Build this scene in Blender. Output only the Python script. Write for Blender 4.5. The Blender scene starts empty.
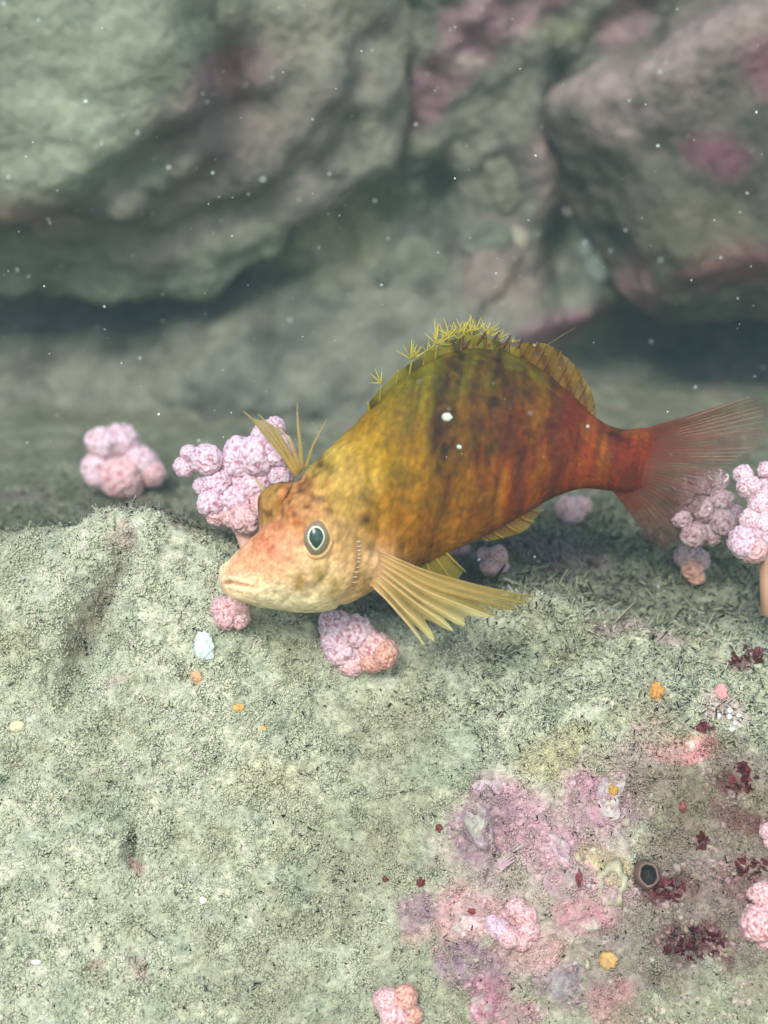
import bpy, bmesh, math, random
import numpy as np
from mathutils import Vector, Matrix
from mathutils.bvhtree import BVHTree

# ---------------------------------------------------------------- scene, camera, light
# Scale: one unit is ten centimetres (the fish is about twelve centimetres long).
sc = bpy.context.scene
sc.unit_settings.scale_length = 0.1
W, H = 768, 1024
HFOV = math.radians(30.0)
FPX = (W / 2) / math.tan(HFOV / 2)
CAM = Vector((0.0, 0.0, 1.28))
PITCH = math.radians(-20.0)

cd = bpy.data.cameras.new('camera')
cam = bpy.data.objects.new('camera', cd)
sc.collection.objects.link(cam)
cam.location = CAM
cam.rotation_euler = (math.radians(90) + PITCH, 0, 0)
cd.sensor_fit = 'HORIZONTAL'
cd.sensor_width = 36.0
cd.angle = HFOV
cd.clip_start = 0.02
cd.clip_end = 200
cd.dof.use_dof = True
cd.dof.focus_distance = 3.02
cd.dof.aperture_fstop = 1.4
sc.camera = cam

SUN_EL = math.radians(43)
SUN_AZ = math.radians(-20)       # from behind the camera, over its left shoulder
world = bpy.data.worlds.new('World')
sc.world = world
world.use_nodes = True
wn = world.node_tree.nodes
wl = world.node_tree.links
wn.clear()
sky = wn.new('ShaderNodeTexSky')
sky.sky_type = 'NISHITA'
sky.sun_disc = False
sky.sun_elevation = SUN_EL
sky.sun_rotation = math.radians(180) + SUN_AZ
tint = wn.new('ShaderNodeMix'); tint.data_type = 'RGBA'; tint.blend_type = 'MULTIPLY'
tint.inputs[0].default_value = 1.0
tint.inputs[7].default_value = (0.97, 0.98, 0.93, 1)     # what the water lets through
bg = wn.new('ShaderNodeBackground')
bg.inputs['Strength'].default_value = 0.15
wo = wn.new('ShaderNodeOutputWorld')
wl.new(sky.outputs[0], tint.inputs[6]); wl.new(tint.outputs[2], bg.inputs[0]); wl.new(bg.outputs[0], wo.inputs[0])

sd = bpy.data.lights.new('sun', 'SUN')
sun = bpy.data.objects.new('sun', sd)
sc.collection.objects.link(sun)
sd.energy = 2.4
sd.angle = math.radians(20)
sd.color = (1.0, 0.98, 0.94)
sdir = Vector((math.cos(SUN_EL) * math.sin(SUN_AZ), -math.cos(SUN_EL) * math.cos(SUN_AZ), math.sin(SUN_EL)))
sun.rotation_euler = sdir.to_track_quat('Z', 'Y').to_euler()
sun.location = (-1, -2, 4)

sc.view_settings.view_transform = 'Standard'
sc.view_settings.look = 'None'
sc.view_settings.exposure = 0.8
sc.view_settings.gamma = 1.0
sc.view_settings.use_curve_mapping = False
sc.cycles.max_bounces = 6
sc.cycles.adaptive_threshold = 0.025
sc.cycles.transparent_max_bounces = 24

rng = np.random.default_rng(7)
random.seed(7)
COL = sc.collection

# ---------------------------------------------------------------- helpers
CF = Vector((0, math.cos(PITCH), math.sin(PITCH)))
CU = Vector((0, -math.sin(PITCH), math.cos(PITCH)))
CR = Vector((1, 0, 0))
S0 = 3.02 / FPX                     # size of one picture element at the fish

def ray(px, py):
    return CF + CR * ((px - W / 2) / FPX) + CU * ((H / 2 - py) / FPX)
def unproj(px, py, depth):
    return CAM + ray(px, py) * depth
def at_y(px, py, y):
    r = ray(px, py)
    return CAM + r * ((y - CAM.y) / r.y)
def project(P):
    Q = P - np.array(CAM)
    d = Q @ np.array(CF)
    return W / 2 + FPX * (Q @ np.array(CR)) / d, H / 2 - FPX * (Q @ np.array(CU)) / d

def lin(c):
    c = np.asarray(c, dtype=float) / 255.0
    return np.where(c <= 0.04045, c / 12.92, ((c + 0.055) / 1.055) ** 2.4)
def smooth(a, b, x):
    t = np.clip((x - a) / (b - a), 0, 1)
    return t * t * (3 - 2 * t)

def _hash(ix, iy, iz, seed):
    h = (ix * 374761393 + iy * 668265263 + iz * 2147483647 + seed * 974711) & 0xFFFFFFFF
    h = ((h ^ (h >> 13)) * 1274126177) & 0xFFFFFFFF
    h = ((h ^ (h >> 16)) * 2246822519) & 0xFFFFFFFF
    return ((h ^ (h >> 15)) & 0xFFFFFF) / float(0xFFFFFF)
def vnoise(P, scale, seed=0):
    Q = np.asarray(P, dtype=float) * scale + 1000.0
    I = np.floor(Q).astype(np.int64); F = Q - I
    F = F * F * F * (F * (F * 6 - 15) + 10)
    r = 0
    for dx in (0, 1):
        for dy in (0, 1):
            for dz in (0, 1):
                w = (F[:, 0] if dx else 1 - F[:, 0]) * (F[:, 1] if dy else 1 - F[:, 1]) * (F[:, 2] if dz else 1 - F[:, 2])
                r = r + w * _hash(I[:, 0] + dx, I[:, 1] + dy, I[:, 2] + dz, seed)
    return r * 2 - 1
def fbm(P, scale, octv=4, seed=0, gain=0.5):
    r = 0; a = 1.0; t = 0
    for o in range(octv):
        r = r + a * vnoise(P, scale * 2.03 ** o, seed + o * 17); t += a; a *= gain
    return r / t
def worley(P, scale, seed=0):
    Q = np.asarray(P, dtype=float) * scale + 1000.0
    I = np.floor(Q).astype(np.int64)
    best = np.full(len(Q), 9.0)
    for dx in (-1, 0, 1):
        for dy in (-1, 0, 1):
            for dz in (-1, 0, 1):
                cx, cy, cz = I[:, 0] + dx, I[:, 1] + dy, I[:, 2] + dz
                fx = cx + _hash(cx, cy, cz, seed); fy = cy + _hash(cx, cy, cz, seed + 1); fz = cz + _hash(cx, cy, cz, seed + 2)
                d = (Q[:, 0] - fx) ** 2 + (Q[:, 1] - fy) ** 2 + (Q[:, 2] - fz) ** 2
                best = np.minimum(best, d)
    return np.sqrt(best)

def make_mesh(name, V, F, col=None, smooth_shade=True, alpha=None):
    """V (n,3); F (m,3|4) or list; col (n,3) linear pigment"""
    me = bpy.data.meshes.new(name)
    V = np.asarray(V, dtype=np.float32)
    if isinstance(F, np.ndarray):
        k = F.shape[1]
        me.vertices.add(len(V)); me.vertices.foreach_set('co', V.ravel())
        me.loops.add(F.size); me.loops.foreach_set('vertex_index', F.astype(np.int32).ravel())
        me.polygons.add(len(F))
        me.polygons.foreach_set('loop_start', np.arange(0, F.size, k, dtype=np.int32))
        me.update(calc_edges=True)
    else:
        me.from_pydata([tuple(v) for v in V], [], F); me.update()
    me.polygons.foreach_set('use_smooth', np.full(len(me.polygons), smooth_shade))
    if col is not None:
        a = me.color_attributes.new('pigment', 'FLOAT_COLOR', 'POINT')
        c4 = np.ones((len(V), 4), dtype=np.float32); c4[:, :3] = col
        if alpha is not None: c4[:, 3] = alpha
        a.data.foreach_set('color', c4.ravel())
    me.validate()
    return me
def link(name, me, mat=None, parent=None, loc=None):
    o = bpy.data.objects.new(name, me)
    COL.objects.link(o)
    if mat is not None and me is not None and not me.materials:
        me.materials.append(mat)
    if loc is not None: o.location = loc
    if parent is not None: o.parent = parent
    return o
def tag(o, label=None, cat=None, group=None, kind=None):
    if label: o['label'] = label
    if cat: o['category'] = cat
    if group: o['group'] = group
    if kind: o['kind'] = kind
    return o
def empty(name, loc):
    o = bpy.data.objects.new(name, None); o.empty_display_size = 0.05
    COL.objects.link(o); o.location = loc
    return o
def grid_faces(nu, nv, wrap=False):
    """vertex index i*nv+j, i<nu, j<nv; wrap joins j ends"""
    i = np.arange(nu - 1)[:, None]; j = np.arange(nv if wrap else nv - 1)[None, :]
    jn = (j + 1) % nv
    a = i * nv + j; b = i * nv + jn; c = (i + 1) * nv + jn; d = (i + 1) * nv + j
    return np.stack([a, b, c, d], -1).reshape(-1, 4)
def normals_grid(P):
    du = np.gradient(P, axis=0); dv = np.gradient(P, axis=1)
    n = np.cross(du, dv); n /= np.linalg.norm(n, axis=-1, keepdims=True) + 1e-12
    return n
def seg_dist(X, Y, pts):
    """distance in the plane from points to a polyline, and the parameter along it"""
    best = np.full(np.shape(X), 1e9); bt = np.zeros(np.shape(X)); n = len(pts) - 1
    for k in range(n):
        (x0, y0), (x1, y1) = pts[k], pts[k + 1]
        dx, dy = x1 - x0, y1 - y0
        t = np.clip(((X - x0) * dx + (Y - y0) * dy) / (dx * dx + dy * dy + 1e-9), 0, 1)
        d = np.hypot(X - x0 - t * dx, Y - y0 - t * dy)
        m = d < best
        best = np.where(m, d, best); bt = np.where(m, (k + t) / n, bt)
    return best, bt
def bvh_of(me):
    return BVHTree.FromPolygons([v.co.copy() for v in me.vertices], [tuple(p.vertices) for p in me.polygons])
def tube(points, radii, sides=6, cap=True):
    """a tapering tube along points; returns V, F(list)"""
    P = [Vector(p) for p in points]; V = []; F = []
    ref = Vector((0.31, 0.2, 0.93))
    for i, p in enumerate(P):
        t = (P[min(i + 1, len(P) - 1)] - P[max(i - 1, 0)]).normalized()
        a = t.cross(ref)
        if a.length < 1e-3: a = t.cross(Vector((1, 0, 0)))
        a.normalize(); b = t.cross(a)
        for k in range(sides):
            w = 2 * math.pi * k / sides
            V.append(p + (a * math.cos(w) + b * math.sin(w)) * radii[i])
    n = len(P)
    for i in range(n - 1):
        for k in range(sides):
            k2 = (k + 1) % sides
            F.append((i * sides + k, i * sides + k2, (i + 1) * sides + k2, (i + 1) * sides + k))
    if cap:
        F.append(tuple(range(sides - 1, -1, -1))); F.append(tuple((n - 1) * sides + k for k in range(sides)))
    return V, F
class Acc:
    def __init__(s): s.V = []; s.F = []; s.C = []
    def add(s, V, F, c=None):
        o = len(s.V); s.V += [tuple(v) for v in V]; s.F += [tuple(i + o for i in f) for f in F]
        if c is not None: s.C += [tuple(c)] * len(V)
    def mesh(s, name): return make_mesh(name, np.array(s.V), s.F, np.array(s.C) if s.C else None)
def ico(sub):
    bm = bmesh.new(); bmesh.ops.create_icosphere(bm, subdivisions=sub, radius=1.0)
    V = np.array([v.co[:] for v in bm.verts]); F = np.array([[v.index for v in f.verts] for f in bm.faces]); bm.free()
    return V, F

# ---------------------------------------------------------------- materials
def base_mat(name, rough=0.8, spec=0.3):
    m = bpy.data.materials.new(name); m.use_nodes = True
    b = m.node_tree.nodes['Principled BSDF']
    b.inputs['Roughness'].default_value = rough
    b.inputs['Specular IOR Level'].default_value = spec
    return m, m.node_tree.nodes, m.node_tree.links, b
def pigment_mat(name, rough=0.85, spec=0.2, var=0.25, vscale=60.0, bump=0.4, bscale=90.0, bdist=0.004, sss=0.0, sss_r=(0.05, 0.025, 0.015), warm=None):
    """colour from the mesh's own pigment, broken up by two noises, with a fine relief"""
    m, n, l, b = base_mat(name, rough, spec)
    at = n.new('ShaderNodeAttribute'); at.attribute_name = 'pigment'
    tc = n.new('ShaderNodeTexCoord')
    nz = n.new('ShaderNodeTexNoise'); nz.inputs['Scale'].default_value = vscale; nz.inputs['Detail'].default_value = 6; nz.inputs['Roughness'].default_value = 0.65
    l.new(tc.outputs['Object'], nz.inputs['Vector'])
    mr = n.new('ShaderNodeMapRange'); mr.inputs[1].default_value = 0.3; mr.inputs[2].default_value = 0.7
    mr.inputs[3].default_value = 1 - var; mr.inputs[4].default_value = 1 + var
    l.new(nz.outputs['Fac'], mr.inputs[0])
    mx = n.new('ShaderNodeVectorMath'); mx.operation = 'SCALE'
    l.new(at.outputs['Color'], mx.inputs[0]); l.new(mr.outputs[0], mx.inputs['Scale'])
    l.new(mx.outputs[0], b.inputs['Base Color'])
    nb = n.new('ShaderNodeTexNoise'); nb.inputs['Scale'].default_value = bscale; nb.inputs['Detail'].default_value = 5
    l.new(tc.outputs['Object'], nb.inputs['Vector'])
    bp = n.new('ShaderNodeBump'); bp.inputs['Strength'].default_value = bump; bp.inputs['Distance'].default_value = bdist
    l.new(nb.outputs['Fac'], bp.inputs['Height']); l.new(bp.outputs[0], b.inputs['Normal'])
    if sss:
        b.inputs['Subsurface Weight'].default_value = sss
        b.inputs['Subsurface Radius'].default_value = (1, 0.5, 0.35)
        b.inputs['Subsurface Scale'].default_value = 0.03
    return m

MAT_ROCK = pigment_mat('silty_rock', var=0.28, vscale=55, bump=0.9, bscale=70, bdist=0.012)
MAT_WALL = pigment_mat('encrusted_rock', var=0.30, vscale=16, bump=0.8, bscale=28, bdist=0.03)
MAT_TURF = pigment_mat('turf', var=0.12, vscale=80, bump=0.0)
MAT_CORAL = pigment_mat('soft_coral', rough=0.55, spec=0.4, var=0.10, vscale=4, bump=0.5, bscale=14, bdist=0.004, sss=0.15)
MAT_CRUST = pigment_mat('coralline', rough=0.6, spec=0.35, var=0.3, vscale=70, bump=0.6, bscale=110, bdist=0.006)
MAT_SPONGE = pigment_mat('sponge_flesh', rough=0.7, var=0.2, vscale=160, bump=0.6, bscale=240, bdist=0.003, sss=0.3)
MAT_ALGA = pigment_mat('red_alga_blade', rough=0.45, spec=0.4, var=0.3, vscale=100, bump=0.2, bscale=120)

# ---------------------------------------------------------------- the ledge under the fish
XW = 1.9
def interp_px_crest():
    pts = [(-400, 560), (-100, 560), (0, 552), (60, 535), (110, 520), (150, 522), (190, 540), (260, 575), (330, 618), (420, 645),
           (470, 622), (530, 600), (600, 612), (660, 632), (720, 650), (780, 660), (900, 660), (1200, 640)]
    xs, zs = [], []
    for px, py in pts:
        p = at_y(px, py, 2.90); xs.append(p.x); zs.append(p.z)
    return np.array(xs), np.array(zs)
cx_, cz_ = interp_px_crest()
def crest_z(x):
    g = np.linspace(-0.03, 0.03, 7)
    return np.mean([np.interp(x + d, cx_, cz_) for d in g], axis=0)

xs = np.concatenate([np.linspace(-XW, -1.0, 40)[:-1], np.linspace(-1.0, 1.0, 480), np.linspace(1.0, XW, 40)[1:]])
ss = np.concatenate([np.linspace(-2.6, -1.05, 50)[:-1], np.linspace(-1.05, 0.25, 330), np.linspace(0.25, 3.2, 200)[1:]])
def profile(s):
    f = np.linspace(-2.6, 3.2, 3000)
    wgt = 1 / (1 + np.exp(-(f - 0.0) / 0.045))
    ang = np.radians(52) * (1 - wgt) + np.radians(-4.0) * wgt
    y = np.cumsum(np.cos(ang)) * (f[1] - f[0]); z = np.cumsum(np.sin(ang)) * (f[1] - f[0])
    k = np.argmin(np.abs(f)); y -= y[k]; z -= z[k]
    return np.interp(s, f, y), np.interp(s, f, z)
py_, pz_ = profile(ss)
GX, GS = np.meshgrid(xs, ss, indexing='ij')
PY = np.broadcast_to(py_, GX.shape); PZ = np.broadcast_to(pz_, GX.shape)
CZ = crest_z(xs)[:, None]
# the crest's rise and fall fades out down the face and back over the ledge
fade = np.where(GS < 0, np.exp(-(GS / 0.65) ** 2), np.exp(-(GS / 0.28) ** 2))
meanz = -0.02
base = np.stack([GX, 2.90 + PY, PZ + meanz + (CZ - meanz) * fade], -1)
nbase = normals_grid(base)
if nbase[100, 300, 2] < 0: nbase = -nbase
flatP = base.reshape(-1, 3)
PX0, PY0 = project(flatP)
def g2(cx, cy, rx, ry, rot=0.0):
    a = math.radians(rot); dx = PX0 - cx; dy = PY0 - cy
    u = dx * math.cos(a) + dy * math.sin(a); v = -dx * math.sin(a) + dy * math.cos(a)
    return np.exp(-(u / rx) ** 2 - (v / ry) ** 2)
sflat = GS.ravel()
disp = 0.050 * fbm(flatP, 2.0, 3, 3) + 0.024 * fbm(flatP, 7.0, 3, 11) + 0.010 * fbm(flatP, 26.0, 3, 21)
disp += 0.004 * fbm(flatP, 62.0, 2, 23) - 0.005 * smooth(0.12, 0.42, fbm(flatP, 40.0, 2, 24)) - 0.011 * smooth(0.2, 0.5, fbm(flatP, 17.0, 3, 25))
front = smooth(0.15, -0.05, sflat)
near = (sflat < 0.3)
# the encrusted lower right is much rougher than the silty left
rough = smooth(380, 560, PX0 + 0.25 * (PY0 - 860)) * smooth(700, 800, PY0) * front
disp += rough * (0.032 * fbm(flatP, 9.0, 4, 31) + 0.018 * fbm(flatP, 28.0, 3, 41))
dg, tg = seg_dist(PX0, PY0, [(118, 548), (104, 580), (88, 620), (72, 660), (58, 705)])
dg = np.maximum(0, dg + 9 * fbm(flatP, 16.0, 3, 26)); disp -= 0.075 * np.exp(-(dg / 19) ** 2) * front
disp += 0.03 * g2(40, 600, 45, 60) * front + 0.015 * g2(165, 570, 60, 40) * front
disp -= 0.05 * g2(133, 848, 9, 24, 4) * front
disp -= 0.030 * g2(225, 770, 120, 18, 10) * front * 0.3
disp -= 0.060 * g2(725, 748, 16, 12, 20) * front
disp -= 0.050 * g2(500, 845, 16, 42, -8) * front
disp -= 0.060 * g2(695, 948, 26, 20, 10) * front
disp -= 0.080 * g2(649, 873, 10, 12, 20) * front
disp -= 0.040 * g2(660, 980, 14, 12, 0) * front
disp -= 0.030 * g2(640, 795, 30, 10, -30) * front
disp += 0.035 * g2(560, 860, 50, 16, 35) * front + 0.040 * g2(610, 884, 24, 26) * front
disp += 0.03 * g2(680, 700, 60, 26, 8) * front
disp = disp * np.where(sflat > 0.2, 0.85, 1.0)
ground = flatP + nbase.reshape(-1, 3) * disp[:, None]

# pigment of the ledge: pale grey-green silt, brown-green turf on the top (darkened partly to paint its shade), pink and wine-red crusts
PXg, PYg = project(ground)
warp = np.stack([fbm(ground, 9, 3, 51), fbm(ground, 9, 3, 52)], -1) * 26
WX, WY = PXg + warp[:, 0], PYg + warp[:, 1]
n1 = fbm(ground, 5, 4, 61); n2 = fbm(ground, 18, 4, 71); n3 = fbm(ground, 45, 3, 81)
SILT = lin((181, 183, 158)); SILT2 = lin((162, 162, 134)); SHADED_TURF = lin((102, 105, 86)); SHADED_TURF2 = lin((126, 128, 106))
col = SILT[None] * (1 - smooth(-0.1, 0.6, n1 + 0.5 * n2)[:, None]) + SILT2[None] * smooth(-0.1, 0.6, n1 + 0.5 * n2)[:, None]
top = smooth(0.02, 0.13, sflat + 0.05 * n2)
tcol = SHADED_TURF[None] * (1 - smooth(-0.3, 0.4, n2)[:, None]) + SHADED_TURF2[None] * smooth(-0.3, 0.4, n2)[:, None]
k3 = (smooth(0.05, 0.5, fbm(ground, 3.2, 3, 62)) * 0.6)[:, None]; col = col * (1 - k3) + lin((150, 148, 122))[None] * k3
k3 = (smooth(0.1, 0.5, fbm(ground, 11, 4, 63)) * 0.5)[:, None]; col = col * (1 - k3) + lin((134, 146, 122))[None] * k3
col = col * (1 - top[:, None]) + tcol * top[:, None]  # ledge top: turf colour with some of its shade painted in
crust_mask = np.zeros(len(ground))
def stain(cx, cy, rx, ry, rot, c, k=1.0, edge=0.35, bare=True):
    global col, crust_mask
    a = math.radians(rot); dx = WX - cx; dy = WY - cy
    u = (dx * math.cos(a) + dy * math.sin(a)) / rx; v = (-dx * math.sin(a) + dy * math.cos(a)) / ry
    r = np.sqrt(u * u + v * v) + 0.35 * n2 + 0.25 * n3
    m = smooth(1 + edge, 1 - edge, r) * k * front * (0.62 + 0.38 * smooth(-0.35, 0.25, n3 + 0.5 * n2))
    col = col * (1 - m[:, None]) + lin(c)[None] * m[:, None]
    if bare: crust_mask = np.maximum(crust_mask, m)
PINK = (186, 148, 154); PINK2 = (196, 156, 154); MAUVE = (146, 120, 126); WINE = (92, 48, 50); BUFF = (186, 178, 132); OLIVE = (112, 112, 80)
for a in [(735, 850, 66, 105, 0, (140, 106, 110), .75), (690, 775, 70, 32, 0, (156, 130, 126), .5), (650, 940, 50, 60, 0, (140, 116, 112), .5), (545, 885, 105, 105, 0, (176, 152, 148), .6), (725, 880, 85, 125, 0, (112, 100, 86), .7), (640, 960, 60, 50, 0, (124, 112, 100), .55), (600, 780, 60, 30, 20, (160, 146, 120), .5), (560, 850, 75, 30, 35, PINK), (520, 812, 50, 26, 20, PINK, 0.8), (484, 830, 26, 44, -10, MAUVE), (590, 800, 40, 22, 50, (178, 132, 150), 0.8),
          (470, 925, 52, 26, -8, PINK2), (520, 950, 40, 22, 0, PINK2, .8), (468, 968, 26, 22, 20, MAUVE), (478, 1000, 22, 24, 60, (168, 120, 132)),
          (585, 922, 34, 20, 10, (184, 132, 138), .8), (640, 770, 30, 60, 20, (170, 138, 140), .6), (690, 742, 36, 15, -10, (206, 140, 140), .8),
          (560, 985, 36, 22, 0, (128, 110, 112), .8), (500, 1020, 40, 14, 0, (180, 132, 142), .8), (620, 1000, 30, 20, 20, (178, 120, 124), .6),
          (730, 700, 24, 12, 30, (200, 168, 170), .5), (640, 631, 34, 8, 4, (172, 130, 146), .7), (420, 915, 14, 20, -30, MAUVE, .8),
          (700, 800, 75, 45, 0, OLIVE, .6), (655, 720, 50, 20, 10, (150, 142, 110), .5), (700, 870, 70, 60, 0, (138, 120, 110), .6), (655, 885, 30, 16, 0, WINE, .9), (695, 945, 36, 20, 5, WINE, .9),
          (742, 780, 18, 14, 0, WINE, .9), (748, 655, 26, 7, 5, WINE, .9), (750, 815, 30, 14, 0, (110, 60, 66), .7), (735, 880, 26, 20, 0, (130, 80, 84), .6),
          (690, 1005, 60, 22, 0, (140, 140, 112), .7), (600, 862, 34, 12, 30, BUFF, .8), (92, 612, 15, 62, 22, (116, 108, 92), .8, .35, False),
          (120, 690, 10, 8, 0, (150, 118, 118), .5, .35, False), (132, 850, 10, 26, 4, (112, 112, 92), .7, .35, False), (132, 868, 8, 8, 0, (165, 128, 126), .7, .3, False),
          (90, 960, 10, 8, 0, (164, 130, 124), .5, .3, False), (136, 965, 9, 12, 0, (164, 128, 124), .5, .3, False), (270, 780, 50, 30, 0, (172, 166, 130), .5, .4, False),
          (560, 745, 50, 20, -30, (168, 160, 112), .5, .4, False), (120, 530, 12, 22, 0, (156, 126, 124), .6, .3, False), (560, 505, 40, 20, 0, (96, 76, 82), .6, .3, False)]:
    stain(*a)
col *= (1 + 0.18 * n3)[:, None]
# behind the crest: a few mauve films on the turf
m = smooth(0.25, 0.5, fbm(ground, 4, 3, 91)) * top * 0.5
col = col * (1 - m[:, None]) + lin((126, 104, 104))[None] * m[:, None]
col = np.clip(col, 0.01, 0.9)
gf = grid_faces(len(xs), len(ss))
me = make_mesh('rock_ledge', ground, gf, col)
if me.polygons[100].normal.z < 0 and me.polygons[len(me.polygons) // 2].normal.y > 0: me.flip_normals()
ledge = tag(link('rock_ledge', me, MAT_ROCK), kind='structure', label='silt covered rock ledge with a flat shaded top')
GB = bvh_of(me)
def hit(px, py):
    d = ray(px, py).normalized()
    loc, nor, idx, dist = GB.ray_cast(CAM, d)
    if loc is None: return at_y(px, py, 3.0), Vector((0, -0.6, 0.8))
    if nor.dot(d) > 0: nor = -nor
    return loc, nor

# ---------------------------------------------------------------- turf of fine silty threads on the ledge
G3 = ground.reshape(len(xs), len(ss), 3)
N3 = normals_grid(G3); 
if N3[len(xs) // 2, 300, 2] < 0: N3 = -N3
ca = np.linalg.norm(np.diff(G3, axis=0)[:, :-1], axis=-1) * np.linalg.norm(np.diff(G3, axis=1)[:-1], axis=-1)
C3 = col.reshape(len(xs), len(ss), 3); M3 = crust_mask.reshape(len(xs), len(ss)); T3 = top.reshape(len(xs), len(ss))
P1 = PXg.reshape(len(xs), len(ss)); P2 = PYg.reshape(len(xs), len(ss))
inview = ((P1 > -60) & (P1 < 828) & (P2 > 380) & (P2 < 1090))[:-1, :-1]
clump = smooth(-0.35, 0.3, fbm(ground, 34, 3, 101)).reshape(len(xs), len(ss))
def threads(name, count, dens, lmin, lmax, rmin, rmax, bright, seed, lean, sides=3, nseg=3):
    r = np.random.default_rng(seed)
    wgt = (ca * dens[:-1, :-1] * inview).ravel(); wgt /= wgt.sum()
    k = r.choice(len(wgt), size=count, p=wgt)
    i, j = np.divmod(k, len(ss) - 1)
    u = r.random(count)[:, None]; v = r.random(count)[:, None]
    P = (G3[i, j] * (1 - u) * (1 - v) + G3[i + 1, j] * u * (1 - v) + G3[i, j + 1] * (1 - u) * v + G3[i + 1, j + 1] * u * v)
    Nn = N3[i, j]; cc = C3[i, j]
    d = Nn + r.normal(0, lean, (count, 3)); d /= np.linalg.norm(d, axis=1, keepdims=True)
    a = np.cross(d, r.normal(0, 1, (count, 3))); a /= np.linalg.norm(a, axis=1, keepdims=True)
    b = np.cross(d, a)
    L = r.uniform(lmin, lmax, count)[:, None] * (0.6 + 0.8 * clump[i, j][:, None]) * (1 + 0.75 * smooth(380, 520, P1[i, j]) * smooth(800, 640, P2[i, j]))[:, None]; R = r.uniform(rmin, rmax, count)[:, None]
    curl = r.normal(0, 1.0, count)[:, None]; wob = r.normal(0, 0.45, count)[:, None]
    V = np.zeros((count, (nseg + 1) * sides, 3), np.float32)
    for s in range(nseg + 1):
        t = s / nseg
        c = P + d * (L * (t - 0.35 * t * t) - 0.003) + a * (L * curl * t * t) + b * (L * wob * math.sin(3.1 * t))
        rad = R * (0.75 + 0.45 * math.sin(t * 2.6))
        for q in range(sides):
            w = 2 * math.pi * q / sides
            V[:, s * sides + q] = c + (a * math.cos(w) + b * math.sin(w)) * rad
    off = (np.arange(count) * (nseg + 1) * sides)[:, None, None]
    base_f = []
    for s in range(nseg):
        for q in range(sides):
            q2 = (q + 1) % sides
            base_f.append((s * sides + q, s * sides + q2, (s + 1) * sides + q2, (s + 1) * sides + q))
    F = (np.array(base_f)[None] + off).reshape(-1, 4)
    e = nseg * sides
    cap = (np.array([(e, e + 1, e + 2, e + 2)])[:, :3][None] + off).reshape(-1, 3) if sides == 3 else None
    colr = cc * r.uniform(bright[0], bright[1], count)[:, None] * (1 + r.normal(0, 0.04, (count, 3)))
    colr = np.clip(np.repeat(colr[:, None], (nseg + 1) * sides, 1).reshape(-1, 3), 0.01, 0.85)
    return make_mesh(name, V.reshape(-1, 3), F, colr, True)
gap = 0.45 + 0.55 * clump
def granules(name, count, dens, rmin, rmax, bright, seed):
    r = np.random.default_rng(seed)
    wgt = (ca * dens[:-1, :-1] * inview).ravel(); wgt /= wgt.sum()
    k = r.choice(len(wgt), size=count, p=wgt); i, j = np.divmod(k, len(ss) - 1)
    u = r.random(count)[:, None]; v = r.random(count)[:, None]
    P = (G3[i, j] * (1 - u) * (1 - v) + G3[i + 1, j] * u * (1 - v) + G3[i, j + 1] * (1 - u) * v + G3[i + 1, j + 1] * u * v)
    Nn = N3[i, j]; R_ = r.uniform(rmin, rmax, count)[:, None] * (0.7 + 0.6 * clump[i, j][:, None])
    P = P + Nn * R_ * r.uniform(-0.3, 1.3, count)[:, None]
    a = r.normal(0, 1, (count, 3)); a /= np.linalg.norm(a, axis=1, keepdims=True)
    b = np.cross(a, r.normal(0, 1, (count, 3))); b /= np.linalg.norm(b, axis=1, keepdims=True); c = np.cross(a, b)
    ax = [a * r.uniform(1.0, 2.3, count)[:, None], b * r.uniform(.6, 1.0, count)[:, None], c * r.uniform(.6, 1.0, count)[:, None]]
    V = np.stack([P + ax[0] * R_, P - ax[0] * R_, P + ax[1] * R_, P - ax[1] * R_, P + ax[2] * R_, P - ax[2] * R_], 1)
    f = np.array([(0, 2, 4), (2, 1, 4), (1, 3, 4), (3, 0, 4), (2, 0, 5), (1, 2, 5), (3, 1, 5), (0, 3, 5)])
    F = (f[None] + (np.arange(count) * 6)[:, None, None]).reshape(-1, 3)
    cc = C3[i, j] * r.uniform(bright[0], bright[1], count)[:, None]
    return make_mesh(name, V.reshape(-1, 3), F, np.clip(np.repeat(cc, 6, 0), .01, .85), True)
me = granules('silt', 108000, (1 - T3) * (1 - 0.6 * M3) * gap, 0.0014, 0.0034, (0.92, 1.14), 8)
tag(link('silt', me, MAT_TURF), 'loose grains of pale silt lying on the sloping rock face', 'silt', kind='stuff')
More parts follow.
